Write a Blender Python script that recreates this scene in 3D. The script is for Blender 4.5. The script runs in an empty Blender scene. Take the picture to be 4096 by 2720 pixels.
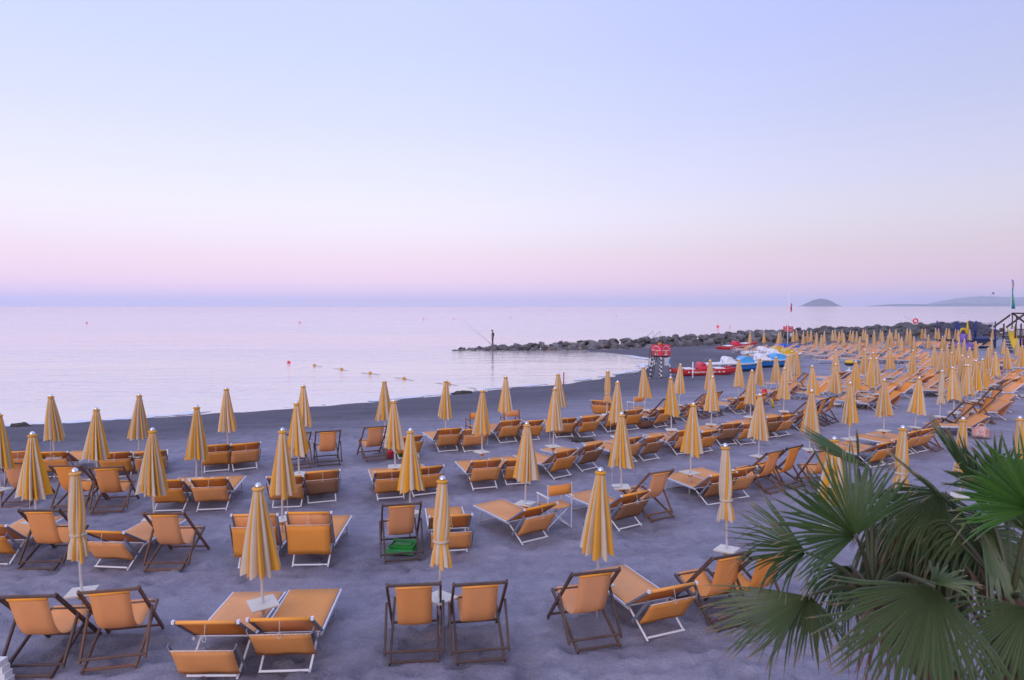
import bpy, math, random
import numpy as np
from mathutils import Vector, Matrix

D = bpy.data
SC = bpy.context.scene
COL = SC.collection
R = math.radians
rng = random.Random(7)

# ================================================================ camera, sky, sun, exposure
cam_d = D.cameras.new('camera')
cam = D.objects.new('camera', cam_d); COL.objects.link(cam)
cam.location = (0, 0, 4.16)
cam.rotation_euler = (R(90 - 2.84), 0, 0)
cam_d.sensor_width = 36; cam_d.lens = 24.0
cam_d.clip_start = 0.1; cam_d.clip_end = 150000
cam_d.dof.use_dof = True; cam_d.dof.focus_distance = 15.0; cam_d.dof.aperture_fstop = 1.8
SC.camera = cam

def srgb(r, g, b):
    f = lambda c: (c / 255 / 12.92) if c <= 10 else ((c / 255 + 0.055) / 1.055) ** 2.4
    return (f(r), f(g), f(b), 1.0)

SUN_ELEV, SUN_AZ = 9.0, 205.0          # low, behind the camera (degrees from +Y, clockwise)
world = D.worlds.new('World'); SC.world = world; world.use_nodes = True
wn = world.node_tree; wn.nodes.clear()
def W(t, **kw):
    n = wn.nodes.new(t)
    for k, v in kw.items(): setattr(n, k, v)
    return n
w_tc = W('ShaderNodeTexCoord'); w_sep = W('ShaderNodeSeparateXYZ')
wn.links.new(w_tc.outputs['Generated'], w_sep.inputs[0])
w_ramp = W('ShaderNodeValToRGB'); w_ramp.color_ramp.interpolation = 'CARDINAL'
stops = [(0.000, (222, 192, 220)), (0.012, (229, 196, 219)), (0.030, (235, 202, 219)), (0.052, (233, 206, 220)),
         (0.080, (229, 212, 224)), (0.115, (227, 219, 234)), (0.160, (219, 218, 242)), (0.230, (206, 210, 244)),
         (0.320, (193, 201, 246)), (0.420, (187, 196, 252)), (0.620, (190, 201, 264)), (1.0, (192, 205, 272))]
er = w_ramp.color_ramp
while len(er.elements) < len(stops): er.elements.new(0.5)
for e, (p, c) in zip(er.elements, stops): e.position = p; e.color = srgb(*c)
wn.links.new(w_sep.outputs['Z'], w_ramp.inputs[0])
# the sky is a little deeper towards the north-east side of the bay
w_mr = W('ShaderNodeMapRange'); w_mr.interpolation_type = 'SMOOTHSTEP'
w_mr.inputs['From Min'].default_value = -0.25; w_mr.inputs['From Max'].default_value = 0.75
w_mr.inputs['To Min'].default_value = 1.03; w_mr.inputs['To Max'].default_value = 0.76
wn.links.new(w_sep.outputs['X'], w_mr.inputs['Value'])
w_sky = W('ShaderNodeTexSky', sky_type='NISHITA'); w_sky.sun_disc = False
w_sky.sun_elevation = R(SUN_ELEV); w_sky.sun_rotation = R(SUN_AZ)
w_b1 = W('ShaderNodeBackground'); w_b2 = W('ShaderNodeBackground'); w_add = W('ShaderNodeAddShader'); w_out = W('ShaderNodeOutputWorld')
wn.links.new(w_ramp.outputs[0], w_b1.inputs['Color']); wn.links.new(w_mr.outputs[0], w_b1.inputs['Strength'])
wn.links.new(w_sky.outputs[0], w_b2.inputs['Color']); w_b2.inputs['Strength'].default_value = 0.003
wn.links.new(w_b1.outputs[0], w_add.inputs[0]); wn.links.new(w_b2.outputs[0], w_add.inputs[1])
wn.links.new(w_add.outputs[0], w_out.inputs['Surface'])

sun_d = D.lights.new('sun', 'SUN'); sun_d.energy = 1.0; sun_d.angle = R(40); sun_d.color = (1.0, 0.80, 0.70)
sun = D.objects.new('sun', sun_d); COL.objects.link(sun)
_a, _e = R(SUN_AZ), R(SUN_ELEV + 14)
sv = Vector((math.sin(_a) * math.cos(_e), math.cos(_a) * math.cos(_e), math.sin(_e)))
sun.rotation_euler = sv.to_track_quat('Z', 'Y').to_euler()

vs = SC.view_settings
vs.view_transform = 'Standard'; vs.look = 'None'; vs.exposure = 0.30; vs.gamma = 1.0; vs.use_curve_mapping = False
SC.render.engine = 'CYCLES'
cy = SC.cycles
cy.use_denoising = True; cy.max_bounces = 6; cy.diffuse_bounces = 2; cy.glossy_bounces = 3; cy.transmission_bounces = 3
cy.volume_bounces = 4; cy.transparent_max_bounces = 8; cy.caustics_reflective = False; cy.caustics_refractive = False

# ================================================================ plan data (metres; camera stands at the origin, sea to +Y)
SHORE = [
    (-200.0, 26.0), (-27.83, 25.57), (-23.94, 26.5), (-20.7, 27.39), (-18.52, 28.16), (-14.92, 30.03), (-13.46, 30.96), (-10.44, 32.41),
    (-8.05, 33.74), (-5.62, 35.48), (-3.97, 36.98), (-0.99, 40.02), (1.55, 41.4), (2.7, 42.2), (5.29, 44.94), (8.13, 48.95),
    (10.47, 53.09), (12.17, 58.76), (12.7, 62.67), (11.94, 66.79), (9.28, 72.27), (6.51, 73.07), (15.5, 78.8), (29.0, 86.5),
    (56.0, 100.0), (83.0, 114.0), (160.0, 150.0)]
UMBRELLAS = {
  'front row': [
    (-5.47, 8.53, 1), (-3.07, 8.27, 0), (-0.92, 8.39, 1), (1.13, 8.87, 0), (3.23, 10.04, 1), (5.24, 11.06, 0), (6.75, 11.81, 1), (8.66, 13.04, 1),
    (9.81, 13.01, 1)],
  'second row': [
    (-8.08, 11.44, 0), (-6.17, 11.59, 0), (-3.94, 11.51, 0), (-1.82, 11.97, 0), (0.24, 12.51, 0), (2.22, 13.69, 0), (3.9, 14.83, 0), (6.01, 16.48, 0),
    (7.58, 17.26, 0), (9.25, 18.57, 0), (10.94, 19.92, 0), (12.15, 20.47, 0), (14.15, 22.46, 1), (15.36, 23.54, 0), (16.52, 24.73, 0)],
  'third row': [
    (-10.22, 13.44, 0), (-8.8, 14.29, 0), (-6.64, 14.17, 0), (-4.62, 14.68, 0), (-2.66, 15.42, 0), (-0.76, 16.9, 0), (1.06, 17.65, 0), (2.93, 18.9, 0),
    (4.72, 20.0, 0), (6.16, 20.99, 0), (7.84, 22.35, 0), (9.46, 23.61, 0), (10.93, 24.73, 0), (12.09, 25.44, 0), (13.25, 26.19, 0), (14.29, 27.24, 0),
    (15.16, 28.27, 0)],
  'fourth row': [
    (-11.08, 16.38, 0), (-9.14, 16.52, 0), (-7.31, 17.42, 0), (-5.6, 18.18, 0), (-3.6, 19.2, 0), (-1.94, 19.74, 0), (-0.16, 20.84, 0), (1.52, 21.76, 0),
    (3.19, 22.88, 1), (4.69, 23.89, 0), (6.18, 25.13, 0), (7.68, 26.41, 0), (9.0, 26.97, 0), (10.15, 27.87, 0), (11.36, 29.09, 0), (11.95, 29.61, 0),
    (13.29, 32.52, 0), (13.34, 31.89, 0)],
  'middle rows': [
    (15.09, 23.12, 0), (16.17, 33.93, 0), (16.2, 30.54, 0), (16.45, 24.62, 0), (16.77, 32.4, 0), (17.78, 26.06, 0), (18.54, 26.85, 0), (19.04, 28.27, 0),
    (19.06, 28.89, 0), (19.53, 33.22, 0), (19.54, 35.09, 0), (19.73, 30.54, 0), (21.21, 33.66, 0), (22.46, 31.63, 0), (22.78, 36.71, 0), (23.42, 36.71, 0),
    (23.58, 35.09, 0), (24.59, 35.09, 0), (25.27, 38.59, 0), (25.59, 35.09, 0), (27.43, 36.71, 0), (29.54, 43.36, 0)],
  'far rows': [
    (24.95, 63.82, 0), (25.38, 64.56, 0), (26.29, 57.88, 0), (26.73, 52.49, 0), (26.94, 63.07, 0), (27.59, 61.8, 0), (29.45, 60.52, 0), (29.66, 53.83, 0),
    (29.87, 65.22, 0), (29.99, 45.33, 0), (30.02, 46.4, 0), (30.02, 52.49, 0), (30.1, 57.88, 0), (30.99, 52.49, 0), (31.18, 47.52, 0), (32.85, 61.8, 0),
    (33.06, 52.49, 0), (33.61, 45.33, 0), (33.68, 55.17, 0), (34.11, 53.83, 0), (34.21, 48.69, 0), (34.28, 47.52, 0), (34.32, 60.52, 0), (35.13, 63.07, 0),
    (35.35, 60.52, 0), (35.76, 61.8, 0)],
  'row along the rocks': [
    (23.0, 65.96, 0), (24.31, 65.79, 0), (27.73, 67.22, 0), (28.5, 65.78, 0), (28.72, 68.73, 0), (29.49, 67.22, 0), (31.24, 65.22, 0), (32.28, 68.73, 0),
    (32.59, 68.73, 0), (32.95, 65.22, 0), (33.11, 66.35, 0), (33.28, 68.73, 0), (34.03, 68.73, 0), (35.62, 68.73, 0), (36.0, 69.98, 0), (36.08, 66.35, 0),
    (36.47, 68.73, 0), (37.5, 69.35, 0), (39.9, 71.95, 0), (40.9, 72.64, 0), (41.24, 71.28, 0), (42.02, 71.95, 0), (43.95, 72.64, 0), (44.12, 73.33, 0),
    (45.02, 71.95, 0), (45.34, 69.35, 0), (45.81, 73.68, 0), (46.13, 71.95, 0), (46.76, 71.95, 0), (46.78, 73.68, 0), (46.98, 69.98, 0), (50.11, 71.28, 0)],
}
SEATS = [
    ("deck", -5.44, 7.51, 4, ""), ("deck", -4.62, 7.69, 13, ""), ("deck", -7.49, 10.64, 2, ""), ("deck", -5.48, 10.6, 2, ""), ("deck", -9.04, 13.69, 0, ""),
    ("deck", -8.18, 13.63, 13, ""), ("deck", -10.28, 13.97, 7, ""), ("deck", -4.8, 17.69, 20, ""), ("deck", -5.46, 17.31, 28, ""), ("deck", -3.68, 18.29, 25, ""),
    ("deck", -1.8, 11.01, 13, ""), ("deck", -1.15, 7.83, 6, ""), ("deck", -0.37, 7.85, 9, ""), ("deck", 1.03, 8.15, 16, ""), ("deck", 2.86, 8.7, 23, ""),
    ("deck", 3.38, 8.78, 23, ""), ("deck", 2.9, 13.19, 30, ""), ("deck", 5.87, 15.1, 36, ""), ("deck", 6.5, 15.49, 37, ""), ("deck", 7.13, 15.23, 5, ""),
    ("deck", 5.53, 23.89, 39, ""), ("deck", 7.15, 25.17, 55, ""), ("deck", 7.75, 25.58, 41, ""), ("deck", 9.41, 26.78, 41, ""), ("deck", 10.1, 23.06, 38, ""),
    ("deck", 10.93, 23.7, 48, ""), ("deck", 11.49, 24.24, 44, ""), ("deck", 12.26, 19.55, 39, ""), ("lounger", -3.36, 7.33, 1, "drop"), ("lounger", -2.58, 7.43, 3, ""),
    ("lounger", -8.36, 10.62, 5, ""), ("lounger", -6.38, 10.52, -6, ""), ("lounger", -11.78, 16.13, 15, ""), ("lounger", -11.06, 16.27, 7, ""), ("lounger", -9.55, 16.26, 17, ""),
    ("lounger", -8.81, 16.48, 26, ""), ("lounger", -6.96, 13.52, 5, ""), ("lounger", -6.11, 13.61, 9, ""), ("lounger", -7.39, 16.88, 21, ""), ("lounger", -6.73, 17.1, 29, ""),
    ("lounger", -4.63, 13.76, 9, ""), ("lounger", -3.97, 14.14, 20, "brown"), ("lounger", -2.58, 14.45, 17, ""), ("lounger", -1.84, 14.75, 24, ""), ("lounger", -0.57, 15.26, 18, ""),
    ("lounger", 0.19, 15.63, 16, ""), ("lounger", -1.76, 19.25, 23, ""), ("lounger", -1.04, 19.27, 20, ""), ("lounger", -2.75, 18.42, 29, ""), ("lounger", -0.03, 20.54, 28, ""),
    ("lounger", 0.67, 20.85, 27, ""), ("lounger", 1.72, 21.38, 18, ""), ("lounger", 2.5, 21.41, 30, ""), ("lounger", 3.48, 22.39, 30, ""), ("lounger", 4.12, 22.69, 29, ""),
    ("lounger", 5.25, 23.28, 37, ""), ("lounger", 3.25, 25.0, -25, ""), ("lounger", 1.32, 16.33, 38, ""), ("lounger", 2.08, 17.12, 40, "brown"), ("lounger", 3.19, 17.81, 35, ""),
    ("lounger", 3.86, 18.2, 34, "brown"), ("lounger", 4.94, 18.95, 25, ""), ("lounger", 5.6, 19.16, 33, ""), ("lounger", 6.56, 20.19, 20, "brown"), ("lounger", 7.19, 20.31, 26, ""),
    ("lounger", 8.27, 21.31, 30, "brown"), ("lounger", 8.84, 21.65, 34, ""), ("lounger", 6.56, 24.42, 42, ""), ("lounger", 8.96, 26.13, 37, ""), ("lounger", 10.09, 27.18, 43, ""),
    ("lounger", 11.19, 28.34, 38, ""), ("lounger", 2.3, 12.54, 34, "brown"), ("lounger", 4.41, 14.06, 26, "brown"), ("lounger", 4.98, 14.44, 28, ""), ("lounger", 2.0, 8.32, 23, ""),
    ("lounger", -1.02, 11.25, 10, "drop"), ("lounger", 0.49, 11.82, 35, ""), ("lounger", 9.59, 17.42, 31, ""), ("lounger", 10.14, 17.74, 34, "brown"), ("lounger", 11.2, 18.81, 35, ""),
    ("lounger", 11.82, 19.22, 31, ""), ("lounger", 9.96, 22.7, 37, ""), ("lounger", 14.7, 26.77, 42, "brown"), ("lounger", 17.58, 36.11, 30, ""), ("lounger", 18.11, 36.11, 28, ""),
    ("lounger", 22.06, 38.46, 43, ""), ("lounger", 20.62, 37.64, 41, ""), ("lounger", 23.05, 38.2, 43, ""), ("lounger", 23.57, 38.2, 42, ""), ("lounger", 20.63, 34.18, 37, ""),
    ("lounger", 21.07, 34.13, 33, ""), ("lounger", 24.49, 38.41, 26, ""), ("lounger", 21.52, 33.73, 31, ""), ("lounger", 25.31, 35.98, 37, ""), ("lounger", 26.26, 36.4, 34, ""),
    ("lounger", 26.8, 36.45, 32, ""), ("lounger", 23.78, 32.57, 34, ""), ("lounger", 24.33, 32.67, 32, ""), ("lounger", -4.05, 10.59, 3, "upright"), ("lounger", -3.23, 10.7, 2, "upright"),
    ("director", 0.89, 12.54, 25, "white"), ("director", -0.01, 21.58, 17, "wood"), ("director", -1.07, 21.12, 23, "wood"), ("director", 4.69, 24.96, 25, "white"), ("lounger", 19.69, 26.85, 88, ""),
    ("lounger", 18.23, 25.12, 88, ""), ("lounger", 15.2, 21.99, 88, ""), ("lounger", 17.45, 30.9, 88, ""), ("lounger", 15.79, 27.8, 88, ""), ("lounger", 15.5, 28.4, 88, ""),
    ("lounger", 14.22, 28.18, 88, ""), ("lounger", 12.93, 30.87, 88, ""), ("deck", 18.91, 26.47, 85, ""), ("deck", 16.97, 24.15, 85, ""), ("deck", 15.19, 22.56, 85, ""),
    ("deck", 14.17, 32.76, 85, "")]
# --- beach terrain: height of the sand anywhere on the plan -------------------------------------
SEA_Z = -0.70
def _seg_dist(px, py, ax, ay, bx, by):
    dx, dy = bx - ax, by - ay
    t = np.clip(((px - ax) * dx + (py - ay) * dy) / (dx * dx + dy * dy), 0, 1)
    return np.hypot(px - ax - t * dx, py - ay - t * dy)
def shore_dist(x, y):
    """metres inland from the waterline (negative out at sea)"""
    x = np.asarray(x, float); y = np.asarray(y, float)
    d = np.full(np.broadcast(x, y).shape, 1e9)
    inside = np.zeros(d.shape, bool)
    n = len(SHORE)
    for i in range(n - 1):
        d = np.minimum(d, _seg_dist(x, y, *SHORE[i], *SHORE[i + 1]))
    poly = list(SHORE) + [(400.0, SHORE[-1][1]), (400.0, -300.0), (-400.0, -300.0), (-400.0, SHORE[0][1])]
    m = len(poly)
    for i in range(m):
        ax, ay = poly[i]; bx, by = poly[(i + 1) % m]
        if ay == by: continue
        c = ((ay > y) != (by > y)) & (x < (bx - ax) * (y - ay) / (by - ay) + ax)
        inside ^= c
    return np.where(inside, d, -d)
def ground_z(x, y):
    s = shore_dist(x, y)
    z = np.interp(s, [-12, -6, 0, 2.5, 6, 10, 14], [-2.0, -1.4, -0.72, -0.42, -0.15, -0.02, 0.0])
    k = np.clip((np.asarray(y, float) - 32) / 30, 0, 1); k = k * k * (3 - 2 * k)
    return np.where(z > -0.7, np.maximum(z - 0.3 * k, np.minimum(z, -0.55)), z)

def gz(x, y): return float(ground_z(x, y))

# ================================================================ helpers
class MB:
    def __init__(s): s.v = []; s.f = []; s.m = []; s.sm = []
    def add(s, vs_, fs, mat=0, smooth=False):
        o = len(s.v); s.v += [tuple(p) for p in vs_]
        for f in fs: s.f.append(tuple(i + o for i in f)); s.m.append(mat); s.sm.append(smooth)
    def box(s, c, d, M=None, mat=0):
        hx, hy, hz = d[0] / 2, d[1] / 2, d[2] / 2
        P = [Vector((x * hx, y * hy, z * hz)) for x in (-1, 1) for y in (-1, 1) for z in (-1, 1)]
        if M is not None: P = [M @ p for p in P]
        c = Vector(c)
        s.add([p + c for p in P], [(0, 1, 3, 2), (4, 6, 7, 5), (0, 4, 5, 1), (2, 3, 7, 6), (0, 2, 6, 4), (1, 5, 7, 3)], mat)
    def bar(s, a, b, w, h=None, up=(0, 0, 1), mat=0, ch=0.22):
        """rectangular bar from a to b with chamfered long edges"""
        h = w if h is None else h
        a, b = Vector(a), Vector(b); d = (b - a).normalized(); up = Vector(up)
        if abs(d.dot(up)) > 0.98: up = Vector((0, 1, 0)) if abs(d.y) < 0.9 else Vector((1, 0, 0))
        x = d.cross(up).normalized(); y = x.cross(d).normalized()
        c = min(w, h) * ch
        prof = [(-w/2 + c, -h/2), (w/2 - c, -h/2), (w/2, -h/2 + c), (w/2, h/2 - c), (w/2 - c, h/2), (-w/2 + c, h/2), (-w/2, h/2 - c), (-w/2, -h/2 + c)]
        V = [a + x * p + y * q for p, q in prof] + [b + x * p + y * q for p, q in prof]
        F = [(i, (i + 1) % 8, 8 + (i + 1) % 8, 8 + i) for i in range(8)] + [tuple(range(7, -1, -1)), tuple(range(8, 16))]
        s.add(V, F, mat)
    def tube(s, pts, r, n=8, mat=0):
        pts = [Vector(p) for p in pts]; k = len(pts)
        rs = [r] * k if not hasattr(r, '__len__') else list(r)
        V, F = [], []
        ref = None
        for i, p in enumerate(pts):
            d = (pts[min(i + 1, k - 1)] - pts[max(i - 1, 0)]).normalized()
            if ref is None: ref = Vector((0, 0, 1)) if abs(d.z) < 0.9 else Vector((1, 0, 0))
            x = d.cross(ref)
            if x.length < 1e-4: x = d.orthogonal()
            x.normalize(); y = x.cross(d).normalized(); ref = y
            for j in range(n):
                a = 2 * math.pi * j / n
                V.append(p + (x * math.cos(a) + y * math.sin(a)) * rs[i])
        for i in range(k - 1):
            for j in range(n):
                F.append((i * n + j, i * n + (j + 1) % n, (i + 1) * n + (j + 1) % n, (i + 1) * n + j))
        F.append(tuple(range(n - 1, -1, -1))); F.append(tuple(range((k - 1) * n, k * n)))
        s.add(V, F, mat, True)
    def lathe(s, prof, n=16, c=(0, 0, 0), mat=0):
        V, F = [], []
        for r, z in prof:
            for j in range(n):
                a = 2 * math.pi * j / n
                V.append((c[0] + r * math.cos(a), c[1] + r * math.sin(a), c[2] + z))
        for i in range(len(prof) - 1):
            for j in range(n):
                F.append((i * n + j, i * n + (j + 1) % n, (i + 1) * n + (j + 1) % n, (i + 1) * n + j))
        F.append(tuple(range(n - 1, -1, -1))); F.append(tuple(range((len(prof) - 1) * n, len(prof) * n)))
        s.add(V, F, mat, True)
    def sheet(s, rows, mat=0, smooth=True):
        k = len(rows[0]); V = [p for r in rows for p in r]
        F = [(i * k + j, i * k + j + 1, (i + 1) * k + j + 1, (i + 1) * k + j) for i in range(len(rows) - 1) for j in range(k - 1)]
        s.add(V, F, mat, smooth)
    def cloth(s, rows, th=0.004, mat=0):
        """a sheet with two sides and closed edges"""
        k, n = len(rows[0]), len(rows)
        G = [[Vector(p) for p in r] for r in rows]; N = []
        for i in range(n):
            for j in range(k):
                du = G[min(i + 1, n - 1)][j] - G[max(i - 1, 0)][j]; dv = G[i][min(j + 1, k - 1)] - G[i][max(j - 1, 0)]
                N.append(du.cross(dv).normalized() * th / 2)
        A = [G[i][j] + N[i * k + j] for i in range(n) for j in range(k)]; B = [G[i][j] - N[i * k + j] for i in range(n) for j in range(k)]
        m = n * k; F = []
        for i in range(n - 1):
            for j in range(k - 1):
                q = (i * k + j, (i + 1) * k + j, (i + 1) * k + j + 1, i * k + j + 1)
                F.append(q); F.append(tuple(m + t for t in reversed(q)))
        rim = [j for j in range(k)] + [i * k + k - 1 for i in range(1, n)] + [(n - 1) * k + j for j in range(k - 2, -1, -1)] + [i * k for i in range(n - 2, 0, -1)]
        for a, b in zip(rim, rim[1:] + rim[:1]): F.append((a, b, m + b, m + a))
        s.add(A + B, F, mat, True)
    def mesh(s, name, mats):
        me = D.meshes.new(name); me.from_pydata(s.v, [], s.f)
        for m in (mats if isinstance(mats, (list, tuple)) else [mats]): me.materials.append(m)
        me.polygons.foreach_set('material_index', s.m); me.polygons.foreach_set('use_smooth', s.sm)
        me.update(); return me

def put(name, me, parent=None, loc=(0, 0, 0), rot=(0, 0, 0), scale=(1, 1, 1)):
    o = D.objects.new(name, me); COL.objects.link(o)
    o.location = loc; o.rotation_euler = rot; o.scale = scale
    if parent is not None: o.parent = parent
    return o
def tag(o, label=None, cat=None, group=None, kind=None):
    for k, v in (('label', label), ('category', cat), ('group', group), ('kind', kind)):
        if v: o[k] = v
    return o
def thing(name, label, cat, loc, rotz=0.0, group=None, rot=None):
    o = put(name, None, loc=loc, rot=rot or (0, 0, rotz)); o.empty_display_size = 0.2
    return tag(o, label, cat, group)
def spawn(tree, root):
    """hang the parts of a kind (name, mesh, [sub-parts]) under one thing"""
    for nm, me, subs in tree:
        p = put(nm, me, root)
        for sn, sm in subs: put(sn, sm, p)
    return root
ORD = 'first second third fourth fifth sixth seventh eighth ninth tenth eleventh twelfth thirteenth fourteenth fifteenth sixteenth seventeenth eighteenth nineteenth twentieth'.split()
def ordinal(n):
    if n < 20: return ORD[n]
    t = ['twentieth', 'thirtieth', 'fortieth'][(n + 1) // 10 - 2]
    return t if (n + 1) % 10 == 0 else {2: 'twenty', 3: 'thirty', 4: 'forty'}[(n + 1) // 10] + '-' + ORD[(n + 1) % 10 - 1]

# ================================================================ materials
def mat(name, col, rough=0.6, metal=0.0, spec=0.5, vary=0.0, noise=None, bump=None, translucent=0.0):
    m = D.materials.new(name); m.use_nodes = True
    nt = m.node_tree; b = nt.nodes['Principled BSDF']; L = nt.links.new
    c4 = (*col[:3], 1.0)
    b.inputs['Base Color'].default_value = c4; b.inputs['Roughness'].default_value = rough
    b.inputs['Metallic'].default_value = metal; b.inputs['Specular IOR Level'].default_value = spec
    src = None
    tc = nt.nodes.new('ShaderNodeTexCoord')
    if noise:
        sc, amt, col2 = noise
        n = nt.nodes.new('ShaderNodeTexNoise'); n.inputs['Scale'].default_value = sc; n.inputs['Detail'].default_value = 5; n.inputs['Roughness'].default_value = 0.65
        L(tc.outputs['Object'], n.inputs['Vector'])
        mr = nt.nodes.new('ShaderNodeMapRange'); mr.inputs['From Min'].default_value = 0.35; mr.inputs['From Max'].default_value = 0.7
        mr.inputs['To Max'].default_value = amt; L(n.outputs['Fac'], mr.inputs['Value'])
        mx = nt.nodes.new('ShaderNodeMix'); mx.data_type = 'RGBA'; mx.inputs['A'].default_value = c4; mx.inputs['B'].default_value = (*col2[:3], 1)
        L(mr.outputs[0], mx.inputs['Factor']); src = mx.outputs['Result']
    if vary:
        oi = nt.nodes.new('ShaderNodeObjectInfo'); hs = nt.nodes.new('ShaderNodeHueSaturation')
        v = nt.nodes.new('ShaderNodeMapRange'); v.inputs['To Min'].default_value = 1 - vary; v.inputs['To Max'].default_value = 1 + vary * 0.7
        L(oi.outputs['Random'], v.inputs['Value']); L(v.outputs[0], hs.inputs['Value'])
        s2 = nt.nodes.new('ShaderNodeMath'); s2.operation = 'FRACT'; s3 = nt.nodes.new('ShaderNodeMath'); s3.operation = 'MULTIPLY'; s3.inputs[1].default_value = 7.31
        L(oi.outputs['Random'], s3.inputs[0]); L(s3.outputs[0], s2.inputs[0])
        v2 = nt.nodes.new('ShaderNodeMapRange'); v2.inputs['To Min'].default_value = 1 - vary * 0.9; v2.inputs['To Max'].default_value = 1 + vary * 0.3
        L(s2.outputs[0], v2.inputs['Value']); L(v2.outputs[0], hs.inputs['Saturation'])
        if src is None: hs.inputs['Color'].default_value = c4
        else: L(src, hs.inputs['Color'])
        src = hs.outputs['Color']
    if src is not None: L(src, b.inputs['Base Color'])
    if bump:
        sc, st, dist = bump
        n = nt.nodes.new('ShaderNodeTexNoise'); n.inputs['Scale'].default_value = sc; n.inputs['Detail'].default_value = 4
        L(tc.outputs['Object'], n.inputs['Vector'])
        bp = nt.nodes.new('ShaderNodeBump'); bp.inputs['Strength'].default_value = st; bp.inputs['Distance'].default_value = dist
        L(n.outputs['Fac'], bp.inputs['Height']); L(bp.outputs[0], b.inputs['Normal'])
    if translucent:
        t = nt.nodes.new('ShaderNodeBsdfTranslucent'); mxs = nt.nodes.new('ShaderNodeMixShader'); mxs.inputs[0].default_value = translucent
        if src is not None: L(src, t.inputs['Color'])
        else: t.inputs['Color'].default_value = c4
        out = nt.nodes['Material Output']
        L(b.outputs[0], mxs.inputs[1]); L(t.outputs[0], mxs.inputs[2]); L(mxs.outputs[0], out.inputs['Surface'])
    return m

M = {}
M['yellow'] = mat('yellow canvas', (0.82, 0.405, 0.055), 0.85, spec=0.2, vary=0.10, noise=(3.0, 0.5, (0.70, 0.33, 0.04)), bump=(220, 0.15, 0.002), translucent=0.12)
M['cream'] = mat('cream canvas', (0.70, 0.59, 0.45), 0.85, spec=0.2, vary=0.08, noise=(3.0, 0.5, (0.53, 0.43, 0.315)), bump=(220, 0.15, 0.002), translucent=0.12)
M['orange'] = mat('orange mesh fabric', (0.95, 0.395, 0.105), 0.8, spec=0.25, vary=0.15, noise=(5.0, 0.35, (0.82, 0.34, 0.12)), bump=(9, 0.35, 0.014), translucent=0.20)
M['seat_orange'] = mat('sunned orange fabric', (0.92, 0.42, 0.14), 0.8, spec=0.25, vary=0.09, noise=(4.0, 0.5, (0.74, 0.34, 0.16)), bump=(7, 0.3, 0.014), translucent=0.2)
M['shade_orange'] = mat('orange canvas shade', (0.93, 0.38, 0.085), 0.85, spec=0.2, vary=0.09, noise=(6.0, 0.55, (0.82, 0.33, 0.08)), bump=(14, 0.25, 0.01), translucent=0.12)
M['shade_brown'] = mat('weathered brown canvas shade', (0.42, 0.20, 0.085), 0.9, spec=0.15, vary=0.12, noise=(5.0, 0.7, (0.33, 0.17, 0.10)), bump=(14, 0.25, 0.01), translucent=0.1)
M['hem'] = mat('orange hem', (0.90, 0.36, 0.05), 0.8, spec=0.2, vary=0.06)
M['piping'] = mat('pale piping', (0.72, 0.50, 0.36), 0.8)
M['alu'] = mat('brushed aluminium', (0.78, 0.79, 0.82), 0.42, metal=0.55, vary=0.05)
M['alu_white'] = mat('white coated tube', (0.82, 0.82, 0.84), 0.45, vary=0.04)
M['grey_rail'] = mat('grey side rail', (0.22, 0.235, 0.28), 0.55, metal=0.3, vary=0.10)
M['plastic_cap'] = mat('white plastic cap', (0.78, 0.78, 0.80), 0.5)
M['chrome'] = mat('polished dome', (0.72, 0.73, 0.76), 0.25, metal=1.0)
M['pole'] = mat('umbrella pole', (0.66, 0.65, 0.66), 0.45, metal=0.35, vary=0.05)
M['table'] = mat('cream tray', (0.74, 0.69, 0.58), 0.55, vary=0.08, noise=(7, 0.5, (0.62, 0.55, 0.44)))
M['bracket'] = mat('orange plastic bracket', (0.72, 0.30, 0.03), 0.5)
M['cord'] = mat('cotton cord', (0.62, 0.55, 0.48), 0.9)
M['wood'] = mat('dark stained wood', (0.105, 0.058, 0.040), 0.6, vary=0.22, noise=(9, 0.6, (0.055, 0.032, 0.026)), bump=(60, 0.2, 0.004))
M['wood2'] = mat('reddish stained wood', (0.19, 0.085, 0.045), 0.6, vary=0.2, noise=(9, 0.6, (0.10, 0.05, 0.03)), bump=(60, 0.2, 0.004))
M['black'] = mat('black paint', (0.02, 0.02, 0.025), 0.5)
M['white'] = mat('white paint', (0.78, 0.78, 0.78), 0.5, noise=(3, 0.3, (0.62, 0.60, 0.58)))
M['red'] = mat('red paint', (0.52, 0.028, 0.03), 0.42, noise=(2, 0.4, (0.40, 0.03, 0.035)))
M['sign_red'] = mat('sign red', (0.72, 0.045, 0.09), 0.5, noise=(3, 0.4, (0.60, 0.06, 0.10)))
M['blue'] = mat('hull blue', (0.02, 0.17, 0.52), 0.35, noise=(2, 0.4, (0.03, 0.13, 0.40)))
M['lightblue'] = mat('light blue shell', (0.06, 0.36, 0.74), 0.35, noise=(2, 0.3, (0.10, 0.40, 0.70)))
M['hull_yellow'] = mat('hull yellow', (0.70, 0.42, 0.02), 0.4)
M['gel'] = mat('white hull shell', (0.80, 0.80, 0.82), 0.35, noise=(2, 0.3, (0.66, 0.65, 0.66)))
M['green'] = mat('green plastic', (0.012, 0.24, 0.02), 0.4, noise=(4, 0.3, (0.02, 0.30, 0.05)))
M['green_pale'] = mat('pale green plastic', (0.05, 0.33, 0.10), 0.45)
M['buoy_red'] = mat('buoy red', (0.85, 0.03, 0.05), 0.4)
M['buoy_yellow'] = mat('buoy yellow', (0.62, 0.30, 0.03), 0.5)
M['rope'] = mat('wet rope', (0.24, 0.18, 0.11), 0.9)

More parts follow.
